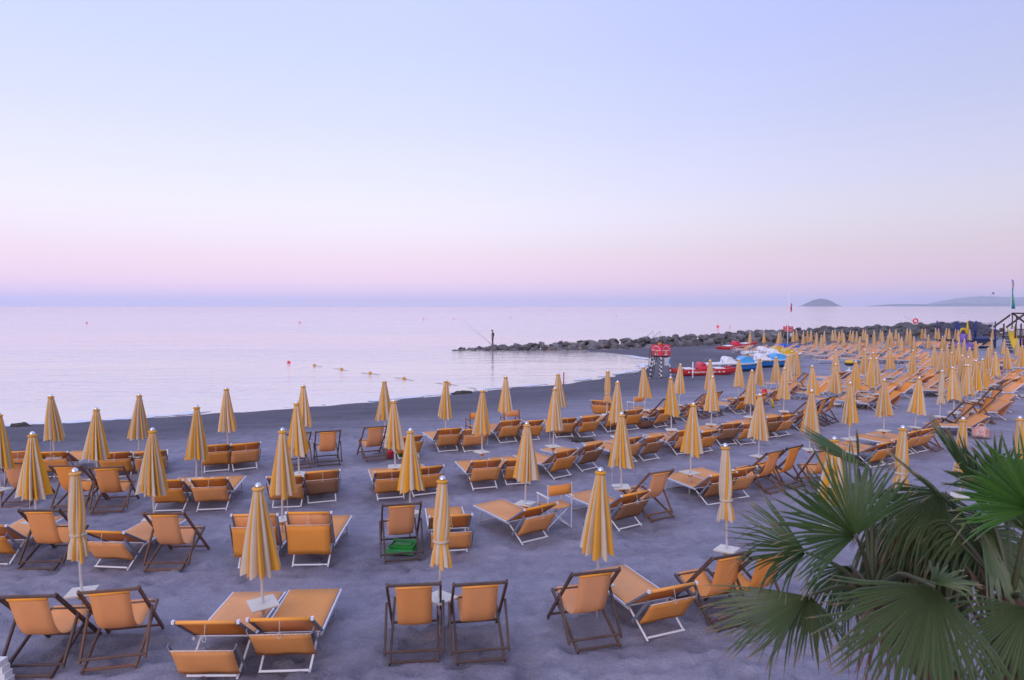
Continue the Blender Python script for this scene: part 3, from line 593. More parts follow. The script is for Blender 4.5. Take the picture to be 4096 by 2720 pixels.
# ================================================================ sun loungers
def lerp(a, b, t): return tuple(p + (q - p) * t for p, q in zip(a, b))
def lounger(top=(0.0, 0.675), piv=(0.50, 0.29), panel=((-0.02, 0.51), (0.235, 0.15)), shade='shade_orange', foot=(1.60, 0.315), lite=False):
    hw = 0.335; T = []
    mb = MB()                                             # seat frame: two rails and the bars joining them
    for s in (-1, 1): mb.bar((s * hw, piv[0] - 0.06, piv[1] - 0.012), (s * hw, foot[0], foot[1] - 0.012), 0.026, 0.042)
    mb.bar((-hw, foot[0] - 0.012, foot[1] - 0.014), (hw, foot[0] - 0.012, foot[1] - 0.014), 0.024, 0.03)
    mb.bar((-hw, piv[0] + 0.02, piv[1] - 0.02), (hw, piv[0] + 0.02, piv[1] - 0.02), 0.022)
    fr = mb.mesh('seat_frame', M['alu'])
    mb = MB(); rows = []
    for i in range(7):
        t = i / 6; y = piv[0] + 0.03 + (foot[0] - 0.015 - piv[0] - 0.03) * t; z = piv[1] + (foot[1] - piv[1]) * t + 0.014
        rows.append([(u * 0.318, y, z - 0.028 * (1 - u * u) * math.sin(math.pi * min(1, max(0, t))) ** 0.6) for u in (-1, -0.66, -0.33, 0, 0.33, 0.66, 1)])
    mb.cloth(rows, 0.004); seat = mb.mesh('seat_fabric', M['seat_orange'])
    subs = []
    if not lite:
        mb = MB()
        for s in (-1, 1): mb.bar((s * 0.27, piv[0] + 0.05, piv[1] + 0.006), (s * 0.27, foot[0] - 0.03, foot[1] + 0.006), 0.006, 0.004)
        subs = [('seam', mb.mesh('seam', M['piping']))]
    T.append(('seat_frame', fr, [])); T.append(('seat_fabric', seat, subs))
    bk = (top[0] - piv[0], top[1] - piv[1]); bl = math.hypot(*bk); nrm = (-bk[1] / bl, bk[0] / bl)   # (y, z) normal
    if nrm[0] > 0: nrm = (-nrm[0], -nrm[1])
    mb = MB()
    for s in (-1, 1): mb.bar((s * hw, piv[0], piv[1]), (s * hw, top[0], top[1]), 0.024, 0.034)
    mb.bar((-hw, top[0], top[1]), (hw, top[0], top[1]), 0.026, 0.026)
    T.append(('back_frame', mb.mesh('back_frame', M['alu'] if lite else M['grey_rail']), []))
    mb = MB(); rows = []
    for i in range(6):
        t = i / 5; y = piv[0] + bk[0] * t; z = piv[1] + bk[1] * t
        rows.append([(u * 0.318, y - 0.004 + nrm[0] * 0.03 * (1 - u * u) * math.sin(math.pi * t), z + 0.012 * t + nrm[1] * 0.03 * (1 - u * u) * math.sin(math.pi * t)) for u in (-1, -0.5, 0, 0.5, 1)])
    mb.cloth(rows, 0.004); T.append(('backrest_fabric', mb.mesh('backrest_fabric', M['orange']), []))
    mb = MB(); mb.tube([(-0.315, top[0], top[1]), (0.315, top[0], top[1])], 0.021, 8); hemm = mb.mesh('top_hem', M['hem']); T.append(('top_hem', hemm, []))
    (y0, z0), (y1, z1) = panel
    if not lite:
        mb = MB(); rows = []
        for i in range(6):
            t = i / 5; rows.append([(u * 0.328 * (1.0 - 0.012 * math.sin(math.pi * t)), y0 + (y1 - y0) * t - 0.016 * math.sin(math.pi * t) * (1 - u * u), z0 + (z1 - z0) * t - 0.014 * math.sin(math.pi * t) * (1 - u * u) + 0.006 * math.sin(u * 5 + 1) * t) for u in (-1, -0.66, -0.33, 0, 0.33, 0.66, 1)])
        mb.cloth(rows, 0.005); shm = mb.mesh('sunshade', M[shade])
        mb = MB(); mb.tube([(-0.33, y0 - 0.002, z0 + 0.003), (0.33, y0 - 0.002, z0 + 0.003)], 0.008, 6); pip = mb.mesh('edge_piping', M['piping'])
        st = MB()
        for k in range(6): st.lathe([(0.001, -0.004), (0.008, -0.003), (0.008, 0.003), (0.001, 0.004)], 6, (-0.29 + 0.116 * k, y0 - 0.011, z0 + 0.002))
        T.append(('sunshade', shm, [('edge_piping', pip), ('stud', st.mesh('stud', M['alu']))]))
        for s in (-1, 1):
            mb = MB(); mb.bar((s * 0.356, y1 + 0.10, z1 + 0.0), (s * 0.356, y0 + 0.01, z0 + 0.055), 0.010, 0.042)
            mb.bar((s * 0.356, y0 + 0.012, z0 + 0.045), (s * 0.334, y0 - 0.003, z0 + 0.004), 0.012)
            T.append(('shade_arm', mb.mesh('shade_arm', M['grey_rail']), []))
            mb = MB(); mb.box((s * 0.345, top[0] - 0.003, top[1] + 0.006), (0.030, 0.036, 0.036)); T.append(('corner_cap', mb.mesh('corner_cap', M['plastic_cap']), []))
        mb = MB(); cy_, cz = top[0] - 0.03, top[1] - 0.01
        mb.tube([(0, cy_ + 0.01, cz), (0.003, cy_ - 0.012, cz - 0.07), (0, cy_ - 0.02, cz - 0.12)], 0.0035, 5)
        mb.tube([(0.02 * math.sin(a), cy_ - 0.022, cz - 0.15 + 0.032 * math.cos(a)) for a in np.linspace(0, 2 * math.pi, 11)], 0.004, 5)
        T.append(('pull_cord', mb.mesh('pull_cord', M['cord']), []))
    for nm, (ay, az), by in (('rear_leg', (piv[0] + 0.04, piv[1] - 0.02), 0.115 if top[1] < 0.75 else 0.03), ('front_leg', (foot[0] - 0.22, foot[1] - 0.03), foot[0] - 0.10)):
        mb = MB()
        for s in (-1, 1): mb.bar((s * 0.285, ay, az), (s * 0.272, by, -0.02), 0.024, 0.018)
        mb.bar((-0.27, by + 0.004, 0.022), (0.27, by + 0.004, 0.022), 0.02, 0.024)
        T.append((nm, mb.mesh(nm, M['alu_white'] if nm == 'rear_leg' else M['alu']), []))
    return T
LG = {'': lounger(), 'brown': lounger(shade='shade_brown'), 'drop': lounger(panel=((-0.12, 0.42), (0.07, 0.07))),
      'upright': lounger(top=(0.0, 0.88), piv=(0.24, 0.29), panel=((-0.06, 0.70), (0.02, 0.20))),
      'low': lounger(top=(-0.03, 0.63), piv=(0.50, 0.29), panel=((-0.04, 0.47), (0.22, 0.11))), 'far': lounger(lite=True)}

# ================================================================ folding wooden deck chairs
def deck(wood, sag=0.0, steep=0.0):
    T = []
    top = (-0.40 + steep, 0.91); fg = (0.50, 0.015); rg = (-0.50, 0.015); ft = (0.44, 0.41)
    def rails(nm, x, a, b, w=0.028, h=0.042):
        for s in (-1, 1):
            mb = MB(); mb.bar((s * x, *a), (s * x, *b), w, h); T.append((nm, mb.mesh(nm, M[wood]), []))
    d = Vector((top[0] - fg[0], top[1] - fg[1])).normalized()
    rails('back_rail', 0.312, (top[0] + d[0] * 0.03, top[1] + d[1] * 0.03), (fg[0] - d[0] * 0.02, fg[1] - d[1] * 0.02), 0.028, 0.05)
    rails('seat_rail', 0.276, rg, ft, 0.03, 0.046)
    pa = lerp(top, fg, 0.40); pb = lerp(rg, ft, 0.14)
    rails('prop_leg', 0.344, pa, (pb[0] - 0.01, pb[1] - 0.01), 0.028, 0.042)
    def cross(nm, p, x, sub=None, w=0.03):
        mb = MB(); mb.bar((-x, *p), (x, *p), w, w); T.append((nm, mb.mesh(nm, M[wood]), []))
    cross('top_bar', top, 0.326, w=0.036); cross('front_bar', lerp(fg, top, 0.07), 0.30); cross('rear_bar', lerp(rg, ft, 0.03), 0.27)
    cross('prop_bar', (pb[0], pb[1] + 0.028), 0.345, w=0.028); cross('seat_bar', lerp(ft, rg, 0.02), 0.28)
    C = [(top[0] + 0.002, top[1] - 0.028), (-0.335 + steep * 0.8, 0.70), (-0.262 + steep * 0.6, 0.52 - sag * 0.5), (-0.17, 0.385 - sag), (-0.05, 0.315 - sag), (0.09, 0.292 - sag), (0.24, 0.315 - sag * 0.6), (0.36, 0.365), (0.445, 0.43)]
    def cr(P, t):
        n = len(P) - 1; x = t * n; i = min(int(x), n - 1); u = x - i
        p0, p1, p2, p3 = P[max(i - 1, 0)], P[i], P[i + 1], P[min(i + 2, n)]
        return tuple(0.5 * (2 * b + (c - a) * u + (2 * a - 5 * b + 4 * c - e) * u * u + (3 * b - a - 3 * c + e) * u ** 3) for a, b, c, e in zip(p0, p1, p2, p3))
    rows = []
    for i in range(21):
        t = i / 20; y, z = cr(C, t)
        wv = 0.212 - 0.010 * math.sin(math.pi * t)
        rows.append([(u * wv, y, z - 0.012 * (1 - u * u) * math.sin(math.pi * t)) for u in (-1, -0.5, 0, 0.5, 1)])
    mb = MB(); mb.cloth(rows, 0.005); sl = mb.mesh('sling', M['orange'])
    mb = MB(); mb.tube([(-0.214, top[0] - 0.004, top[1] - 0.03), (0.214, top[0] - 0.004, top[1] - 0.03)], 0.017, 8); hm = mb.mesh('hem', M['hem'])
    T.append(('sling', sl, [('hem', hm)]))
    return T
DK = [deck('wood'), deck('wood2', 0.02), deck('wood', 0.03, 0.03), deck('wood2', 0.0, -0.02)]

def director(kind):
    fm = M['alu'] if kind == 'white' else M['wood2']; T = []
    for s in (-1, 1):
        mb = MB(); mb.bar((s * 0.25, -0.20, 0.42), (s * 0.25, -0.20, 0.86), 0.024); T.append(('back_post', mb.mesh('back_post', fm), []))
        mb = MB(); mb.bar((s * 0.25, -0.24, 0.62), (s * 0.25, 0.24, 0.62), 0.04, 0.02); T.append(('armrest', mb.mesh('armrest', M['white'] if kind == 'white' else fm), []))
        mb = MB(); mb.bar((s * 0.25, 0.20, 0.0), (s * 0.25, 0.20, 0.62), 0.024); mb.bar((s * 0.25, -0.20, 0.0), (s * 0.25, -0.20, 0.44), 0.024); mb.bar((s * 0.25, -0.22, 0.015), (s * 0.25, 0.22, 0.015), 0.024)
        T.append(('side_leg', mb.mesh('side_leg', fm), []))
    for y in (-0.17, 0.17):
        mb = MB(); mb.bar((-0.245, y, 0.03), (0.245, y + 0.008, 0.42), 0.02); T.append(('cross_leg', mb.mesh('cross_leg', fm), []))
        mb = MB(); mb.bar((0.245, y + 0.022, 0.03), (-0.245, y + 0.014, 0.42), 0.02); T.append(('cross_leg', mb.mesh('cross_leg', fm), []))
    mb = MB(); mb.cloth([[(u * 0.25, y, 0.43 - 0.03 * (1 - u * u)) for u in (-1, -0.5, 0, 0.5, 1)] for y in (-0.2, 0, 0.2)], 0.005); T.append(('seat', mb.mesh('seat', M['seat_orange']), []))
    mb = MB(); mb.cloth([[(u * 0.262, -0.20 - 0.035 * (1 - u * u), z) for u in (-1, -0.5, 0, 0.5, 1)] for z in (0.66, 0.75, 0.85)], 0.006); T.append(('back_fabric', mb.mesh('back_fabric', M['orange']), []))
    return T
DR = {'white': director('white'), 'wood': director('wood')}

# where every seat stands, described by the umbrella it belongs to
used_labels = {}
def seat_label(what, x, y):
    u = min(UMB, key=lambda q: math.hypot(q[0] - x, q[1] - y))
    side = 'left' if x < u[0] else 'right'
    fb = 'seaward' if y > u[1] + 0.55 else 'landward' if y < u[1] - 0.55 else 'near'
    rn = {'front row': 'front-row', 'second row': 'second-row', 'third row': 'third-row', 'fourth row': 'fourth-row', 'middle rows': 'middle-row', 'far rows': 'far-block', 'row along the rocks': 'rock-side'}[u[2]]
    base = f'{what}, {fb} {side} of the {ordinal(u[3])} {rn} umbrella'
    n = used_labels.get(base, 0); used_labels[base] = n + 1
    return base if n == 0 else base + [', further out', ', outer one', ', outermost one', ', past the others', ', last along'][min(n - 1, 4)]
far_seats = []
for x, y, rk, i, t in UMB:
    if y > 44 or (rk == 'middle rows' and y > 30):
        r = random.Random(i * 31 + int(y * 10))
        for dx, dy in (((0.55, 0.75), (0.55, -0.85), (-1.75, 0.1)) if rk != 'row along the rocks' else (((0.55, 0.8), (-1.6, 0.0)) if i % 3 else ((0.55, 0.8), (0.55, -0.8)))):
            far_seats.append(('lounger', x + dx + r.uniform(-0.15, 0.15), y + dy + r.uniform(-0.15, 0.15), 90 + r.uniform(-12, 8), 'far'))
for kind, x, y, yaw, var in [tuple(s) for s in SEATS] + far_seats:
    r = random.Random(int(x * 313 + y * 77)); z = gz(x, y) + 0.005
    if kind == 'lounger':
        cond = {'': 'orange sun lounger', 'brown': 'orange sun lounger with faded brown shade', 'drop': 'orange sun lounger with dropped shade', 'upright': 'upright-backed orange sun lounger', 'far': 'small orange sun lounger'}[var]
        t = thing('sun_lounger', seat_label(cond, x, y), 'sun lounger', (x, y, z), R(yaw), 'orange sun loungers of the beach club')
        v = var if var else ('low' if r.random() < 0.3 else '')
        if y > 34: v = 'far'
        spawn(LG[v], t); t.scale = (1.03, 1.03, r.uniform(0.97, 1.03))
    elif kind == 'deck':
        a = R(yaw); xo, yo = x - 0.40 * math.sin(a), y + 0.40 * math.cos(a)          # listed by its top bar
        t = thing('deck_chair', seat_label('wooden deck chair with orange sling', x, y), 'deck chair', (xo, yo, gz(xo, yo)), a, 'wooden deck chairs of the beach club')
        spawn(r.choice(DK), t); t.scale = (1.0, 1.0, r.uniform(0.98, 1.02))
    else:
        a = R(yaw); xo, yo = x - 0.20 * math.sin(a), y + 0.20 * math.cos(a)
        t = thing('director_chair', seat_label(('white metal' if var == 'white' else 'brown wooden') + ' director chair with orange back', x, y), 'chair', (xo, yo, gz(xo, yo)), a)
        spawn(DR[var], t)

# ================================================================ rock breakwater
def rock_mesh(seed):
    import bmesh
    bm = bmesh.new(); bmesh.ops.create_icosphere(bm, subdivisions=2 + 1 * (seed < 9), radius=1.0)
    r = np.random.RandomState(seed)
    pl = r.randn(15, 3); pl /= np.linalg.norm(pl, axis=1)[:, None]; dd = r.uniform(0.48, 0.86, 15)
    for v in bm.verts:
        p = np.array(v.co)
        for n, d in zip(pl, dd):
            k = p @ n - d
            if k > 0: p = p - n * k * 0.985
        p *= 1 + 0.035 * math.sin(7 * p[0] + seed) * math.sin(6 * p[1] + 2 * p[2])
        v.co = Vector(p)
    me = D.meshes.new('rock'); bm.to_mesh(me); bm.free()
    me.materials.append(M['rock']); me.polygons.foreach_set('use_smooth', [False] * len(me.polygons)); me.update()
    return me
M['rock'] = mat('grey boulder', (0.19, 0.172, 0.175), 0.85, vary=0.55, noise=(1.6, 0.9, (0.075, 0.066, 0.07)), bump=(5, 0.9, 0.12))
M['rock2'] = mat('brownish boulder', (0.23, 0.165, 0.12), 0.85, vary=0.3, noise=(1.6, 0.9, (0.11, 0.085, 0.075)), bump=(5, 0.9, 0.12))
ROCKS = [rock_mesh(i) for i in range(9)]
ROCKS2 = []
for i in (1, 4, 7):
    c = ROCKS[i].copy(); c.materials[0] = M['rock2']; ROCKS2.append(c)
LINE = [(-5.2, 74.2), (-2.0, 74.6), (6.5, 75.0), (15.5, 79.3), (29.0, 87.0), (56.0, 100.8), (84.0, 115.0)]     # front foot of the mound
def along(d):
    for (ax, ay), (bx, by) in zip(LINE, LINE[1:]):
        L_ = math.hypot(bx - ax, by - ay)
        if d <= L_: return ax + (bx - ax) * d / L_, ay + (by - ay) * d / L_, math.atan2(by - ay, bx - ax)
        d -= L_
    return None
bw = thing('breakwater', 'long mound of dark boulders closing the cove behind the far umbrellas', 'breakwater', (0, 76, SEA_Z))
def rock(x, y, z, s, rot=None, me=None):
    r = rng
    o = put('rock', me or (r.choice(ROCKS2) if r.random() < 0.09 else r.choice(ROCKS)), bw, (x, y - 76, z - SEA_Z), rot or (r.uniform(-0.4, 0.4), r.uniform(-0.4, 0.4), r.uniform(0, 6.28)), s)
    return o
def crest_at(x): return float(np.interp(x, [-6, -2.5, 2, 10, 17, 29, 50, 84], [-0.55, -0.32, -0.12, 0.10, 0.28, 0.60, 0.95, 1.25]))
d = 0.0; nr = 0; far_rocks = []
while True:
    q = along(d)
    if q is None: break
    x, y, a = q; cz = crest_at(x); base = max(SEA_Z, gz(x, y) if shore_dist(x, y) > 0 else SEA_Z)
    big = 0.46 + 0.004 * max(0, x)
    n_rows = 5
    for k in range(n_rows):
        f = k / (n_rows - 1); off = f * (2.3 + 0.05 * max(x, 0)) + rng.uniform(-0.25, 0.25); along_j = rng.uniform(-0.4, 0.4)
        px_, py_ = x - math.sin(a) * off + math.cos(a) * along_j, y + math.cos(a) * off + math.sin(a) * along_j
        sz = big * rng.choice((0.62, 0.8, 1.0, 1.0, 1.25, 1.5))
        if x < -3.6: sz *= 0.75
        top = base + (cz - base) * (0.22 + 0.78 * math.sin(f * math.pi / 2)) + rng.uniform(-0.16, 0.16) * (0.6 if x < 2 else 1.0)
        if x < 0 and k > 0: top = min(top, cz)
        sc = (sz * rng.uniform(1.0, 1.55), sz * rng.uniform(0.85, 1.15), sz * rng.uniform(0.55, 0.85))
        if nr < 285: rock(px_, py_, top - sc[2] * 0.72, sc); nr += 1
        else: far_rocks.append(((px_, py_ - 76, top - sc[2] * 0.72 - SEA_Z), (rng.uniform(-0.5, 0.5), rng.uniform(-0.5, 0.5), rng.uniform(0, 6.28)), sc, rng.randrange(9)))
    d += big * rng.uniform(1.6, 2.1)
for k in range(4): rock(-5.5 - 0.25 * k, 74.6 + rng.uniform(-0.3, 0.8), SEA_Z - 0.14, (0.42, 0.4, 0.3))
from mathutils import Euler
fr_ = MB()
for lo, ro, sc, i in far_rocks:                               # the part hidden behind the far umbrellas
    Mt = Matrix.Translation(lo) @ Euler(ro).to_matrix().to_4x4() @ Matrix.Diagonal((*sc, 1))
    fr_.add([Mt @ v.co for v in ROCKS[i].vertices], [tuple(p.vertices) for p in ROCKS[i].polygons])
o = put('far_rubble', fr_.mesh('far_rubble', M['rock']), bw); o['kind'] = 'stuff'
core = MB()                                                    # packed smaller stone under the boulders
Lr = []
for i in range(60):
    q = along(i * 1.9)
    if q is None: break
    x, y, a = q; cz = crest_at(x); w = 2.6 + 0.05 * max(0, x)
    sec = [(0.5, SEA_Z - 1.2), (0.8, SEA_Z + 0.0), (w * 0.55, cz - 0.75), (w * 0.9, cz - 0.6), (w * 1.6, cz - 0.9), (w * 2.3, SEA_Z - 1.2)]
    Lr.append([(x - math.sin(a) * o, y + math.cos(a) * o - 76, z - SEA_Z) for o, z in sec])
core.sheet(Lr, smooth=False); co_ = put('rubble_core', core.mesh('rubble_core', M['rock']), bw); co_['kind'] = 'stuff'
FX, FY = -2.15, 75.6
rock(FX + 0.1, FY, -0.62, (0.95, 0.8, 0.55), (0, 0, 0.4), ROCKS[0])
STAND_Z = -0.17

# ================================================================ the angler
def skinned(name, pts, edges, rad, m, parent, root=0):
    me = D.meshes.new(name); me.from_pydata(pts, edges, [])
    o = put(name, me, parent)
    sk = o.modifiers.new('skin', 'SKIN'); sk.use_smooth_shade = True
    if not me.skin_vertices: me.skin_vertices.new(name='')
    for i, r_ in enumerate(rad):
        r_ = r_ if hasattr(r_, '__len__') else (r_, r_)
        me.skin_vertices[0].data[i].radius = r_
        me.skin_vertices[0].data[i].use_root = (i == root)
    su = o.modifiers.new('sub', 'SUBSURF'); su.levels = 2; su.render_levels = 2
    me.materials.append(m); return o
M['skin'] = mat('skin', (0.36, 0.20, 0.14), 0.6); M['shirt'] = mat('black shirt', (0.018, 0.017, 0.022), 0.85); M['jeans'] = mat('dark trousers', (0.022, 0.022, 0.034), 0.9); M['hair'] = mat('dark hair', (0.016, 0.011, 0.010), 0.8)
man = thing('person', 'person in black shirt and dark trousers standing on the breakwater tip, looking down', 'person', (FX, FY, STAND_Z), 0)
# x: forward is -x (faces along the shore), y: lateral, z: up
B = [(0.02, 0, 0.90), (0.03, 0, 1.05), (0.04, 0, 1.22), (0.03, 0, 1.38), (0.005, 0, 1.46), (-0.035, 0, 1.52), (-0.055, 0, 1.59), (-0.06, 0, 1.64),
     (0.03, 0.17, 1.36), (0.05, 0.21, 1.12), (-0.06, 0.17, 0.93), (-0.11, 0.14, 0.86), (0.03, -0.17, 1.36), (0.05, -0.21, 1.12), (-0.06, -0.17, 0.93), (-0.11, -0.14, 0.86),
     (0.01, 0.09, 0.84), (-0.02, 0.10, 0.46), (0.02, 0.10, 0.08), (-0.10, 0.11, 0.035), (0.02, -0.09, 0.84), (-0.01, -0.10, 0.46), (0.03, -0.10, 0.08), (-0.09, -0.11, 0.035)]
E = [(0, 1), (1, 2), (2, 3), (3, 4), (4, 5), (5, 6), (6, 7), (3, 8), (8, 9), (9, 10), (10, 11), (3, 12), (12, 13), (13, 14), (14, 15), (0, 16), (16, 17), (17, 18), (18, 19), (0, 20), (20, 21), (21, 22), (22, 23)]
Rd = [(0.07, 0.09), (0.065, 0.09), (0.075, 0.10), (0.06, 0.09), 0.055, 0.085, 0.10, 0.075, 0.045, 0.048, 0.036, 0.036, 0.045, 0.048, 0.036, 0.036, 0.055, 0.04, 0.03, 0.03, 0.055, 0.04, 0.03, 0.03]
body = skinned('body', B, E, Rd, M['skin'], man)
for s in (-1, 1):
    hd = MB()
    for k in range(4):
        y0 = s * 0.14 + (k - 1.5) * 0.017; L_ = (0.06, 0.07, 0.066, 0.052)[k]
        hd.tube([(-0.12, y0, 0.845), (-0.15, y0, 0.82), (-0.16, y0, 0.82 - L_ * 0.5), (-0.145, y0, 0.80 - L_ * 0.6)], [0.009, 0.0085, 0.008, 0.006], 6)
    hd.tube([(-0.10, s * 0.14 - s * 0.03, 0.86), (-0.135, s * 0.14 - s * 0.045, 0.835), (-0.15, s * 0.14 - s * 0.035, 0.81)], [0.01, 0.009, 0.007], 6)
    put('hand', hd.mesh('hand', M['skin']), body)
fc = MB(); fc.tube([(-0.13, 0, 1.60), (-0.155, 0, 1.565), (-0.13, 0, 1.555)], [0.012, 0.016, 0.010], 6); put('nose', fc.mesh('nose', M['skin']), body)
for s in (-1, 1):
    ea = MB(); ea.tube([(-0.05, s * 0.083, 1.60), (-0.045, s * 0.092, 1.575), (-0.05, s * 0.085, 1.55)], [0.012, 0.018, 0.010], 6); put('ear', ea.mesh('ear', M['skin']), body)
    ey = MB(); ey.lathe([(0.002, -0.008), (0.009, 0), (0.002, 0.008)], 6, (-0.132, s * 0.032, 1.60)); put('eye', ey.mesh('eye', M['hair']), body)
mo = MB(); mo.bar((-0.128, -0.024, 1.525), (-0.128, 0.024, 1.525), 0.008); put('mouth', mo.mesh('mouth', mat('lips', (0.25, 0.09, 0.08))), body)
skinned('shirt', [B[0], B[1], B[2], B[3], (0.015, 0, 1.43), B[8], (0.045, 0.20, 1.18), B[12], (0.045, -0.20, 1.18)], [(0, 1), (1, 2), (2, 3), (3, 4), (3, 5), (5, 6), (3, 7), (7, 8)],
        [(0.13, 0.16), (0.12, 0.155), (0.14, 0.18), (0.12, 0.17), 0.07, 0.085, 0.068, 0.085, 0.068], M['shirt'], man)
skinned('trousers', [(0.02, 0, 0.97), B[0], B[16], B[17], (0.02, 0.10, 0.05), B[20], B[21], (0.03, -0.10, 0.05)], [(0, 1), (1, 2), (2, 3), (3, 4), (1, 5), (5, 6), (6, 7)],
        [(0.125, 0.155), (0.13, 0.165), 0.115, 0.092, 0.08, 0.115, 0.092, 0.08], M['jeans'], man)
hb = MB(); hb.lathe([(0.004, 0.105), (0.05, 0.095), (0.086, 0.06), (0.098, 0.01), (0.094, -0.03), (0.07, -0.06)], 16); put('hair', hb.mesh('hair', M['hair']), man, (-0.035, 0, 1.625), (0, R(12), 0))
for s in (-1, 1):
    sh = MB(); sh.box((-0.03, s * 0.105, 0.03), (0.26, 0.09, 0.06)); put('shoe', sh.mesh('shoe', M['black']), man)
rod = thing('fishing_rod', 'long thin fishing rod slanting up from the feet of the angler', 'fishing rod', (FX - 0.06, FY - 0.06, STAND_Z + 0.04))
mb = MB(); mb.tube([(0, 0, 0), (-0.9, 0, 0.76), (-1.9, 0, 1.6), (-3.0, 0, 2.5)], [0.02, 0.016, 0.012, 0.007], 6); put('blank', mb.mesh('blank', mat('rod grey', (0.14, 0.12, 0.13), 0.5)), rod)
mb = MB(); mb.tube([(0.0, 0, 0.0), (-0.40, 0, 0.338)], 0.026, 8); put('grip', mb.mesh('grip', M['black']), rod)

# ================================================================ lifeguard towers
def text_mesh(txt, size, m, align='CENTER', ext=0.004):
    cu = D.curves.new('lettering', 'FONT'); cu.body = txt; cu.size = size; cu.align_x = align; cu.align_y = 'CENTER'; cu.extrude = ext
    o = D.objects.new('lettering', cu); COL.objects.link(o)
    dg = bpy.context.evaluated_depsgraph_get(); me = D.meshes.new_from_object(o.evaluated_get(dg))
    D.objects.remove(o); D.curves.remove(cu)
    me.materials.clear(); me.materials.append(m); return me
M['letter_white'] = mat('white lettering', (0.80, 0.78, 0.76), 0.6); M['letter_dark'] = mat('dark lettering', (0.05, 0.06, 0.12), 0.6); M['emblem'] = mat('straw yellow emblem', (0.70, 0.50, 0.20), 0.6)
LIFE = {c: text_mesh(c, 0.115, M['letter_white']) for c in set('LIFEGUARD')}
def tower(loc, rz, label):
    t = thing('lifeguard_tower', label, 'lifeguard tower', loc, rz, 'lifeguard towers')
    zp = 1.36
    pl = MB(); pl.box((0, 0, zp), (0.76, 0.76, 0.06)); pl.box((0, 0, zp + 0.05), (0.80, 0.80, 0.03)); put('platform', pl.mesh('platform', M['black']), t)
    for sx in (-1, 1):
        for sy in (-1, 1):
            lg = MB(); a, b = Vector((sx * 0.47, sy * 0.47, -0.1)), Vector((sx * 0.35, sy * 0.35, zp - 0.03)); n = 11
            for k in range(n): lg.bar(a.lerp(b, k / n), a.lerp(b, (k + 1) / n), 0.075, mat=k % 2)
            put('leg', lg.mesh('leg', [M['white'], M['black']]), t)
    rots = ((0, -1), (-1, 0), (1, 0))
    for k, (nx, ny) in enumerate(rots):                       # red boards on three sides
        c = Vector((nx * 0.415, ny * 0.415, zp + 0.40)); ang = math.atan2(ny, nx) + math.pi / 2
        bd = put('sign_board', simple(lambda b: b.box((0, 0, 0), (0.86 if k == 0 else 0.79, 0.03, 0.68)), M['sign_red'], 'sign_board'), t, c, (0, 0, ang))
        if k < 2:
            ln = MB(); ln.box((0, -0.0185, 0.0), (0.76, 0.005, 0.03)); put('stripe', ln.mesh('stripe', M['letter_white']), bd)
            for i, ch in enumerate('LIFEGUARD'):
                a = R(148 - 14.5 * i); put('letter', LIFE[ch], bd, (0.335 * math.cos(a), -0.019, -0.07 + 0.33 * math.sin(a)), (R(90), a - R(90), 0))
            em = MB(); em.lathe([(0.002, -0.006), (0.085, -0.005), (0.085, 0.005), (0.002, 0.006)], 14)
            for j in range(8): em.box((0.115 * math.cos(j * 0.785), 0.115 * math.sin(j * 0.785), 0), (0.035, 0.035, 0.008))
            put('emblem', em.mesh('emblem', M['emblem']), bd, (0, -0.020, -0.12), (R(90), 0, 0))
            em = MB(); em.box((0, -0.020, -0.27), (0.30, 0.006, 0.05)); em.box((0, -0.0205, -0.235), (0.18, 0.006, 0.03)); put('wave_mark', em.mesh('wave_mark', M['letter_white']), bd)
    for sx in (-0.385, 0.385):
        for sy in (-0.385, 0.385):
            put('corner_post', simple(lambda b: b.bar((sx, sy, zp + 0.05), (sx, sy, zp + 0.76), 0.035), M['black'], 'corner_post'), t)
    # steep ladder with a bent handrail at the side
    for s in (-0.2, 0.2):
        put('ladder_rail', simple(lambda b: b.bar((-0.85, s + 0.14, -0.1), (-0.43, s + 0.14, zp), 0.035), M['black'], 'ladder_rail'), t)
        put('handrail', simple(lambda b: b.tube([(-0.96, s + 0.14, 0.0), (-0.69, s + 0.14, 1.05), (-0.66, s + 0.14, 1.62), (-0.62, s + 0.14, 1.74), (-0.55, s + 0.14, 1.76), (-0.49, s + 0.14, 1.66), (-0.45, s + 0.14, 1.42)], 0.017, 7), M['black'], 'handrail'), t)
    for k in range(5): put('rung', simple(lambda b: b.bar((-0.77 + 0.075 * k, -0.06, 0.16 + 0.25 * k), (-0.77 + 0.075 * k, 0.34, 0.16 + 0.25 * k), 0.028), M['black'], 'rung'), t)
    nb = put('notice_board', simple(lambda b: b.box((0, 0, 0), (0.50, 0.02, 0.46)), M['white'], 'notice_board'), t, (0.10, -0.455, 1.05))
    put('notice_panel', simple(lambda b: b.box((0.17, -0.012, 0.02), (0.15, 0.006, 0.32)), M['lightblue'], 'notice_panel'), nb)
    for k in range(5): put('text_line', simple(lambda b: b.box((-0.10, -0.012, 0.14 - 0.065 * k), (0.26 - 0.03 * (k % 3), 0.004, 0.014)), mat('faded red print', (0.62, 0.28, 0.30), 0.7), 'text_line'), nb)
    ch = MB(); ch.cloth([[(u * 0.2, 0.1 - 0.02 * (1 - u * u), zp + z) for u in (-1, -0.5, 0, 0.5, 1)] for z in (0.66, 0.76, 0.86)], 0.01); put('chair_back', ch.mesh('chair_back', M['orange']), t)
    for s in (-0.2, 0.2): put('chair_post', simple(lambda b: b.bar((s, 0.1, zp + 0.05), (s, 0.1, zp + 0.88), 0.03), M['black'], 'chair_post'), t)
    return t
tower((9.35, 42.8, gz(9.35, 42.8)), R(36), 'red lifeguard tower with striped legs standing near the cove waterline')
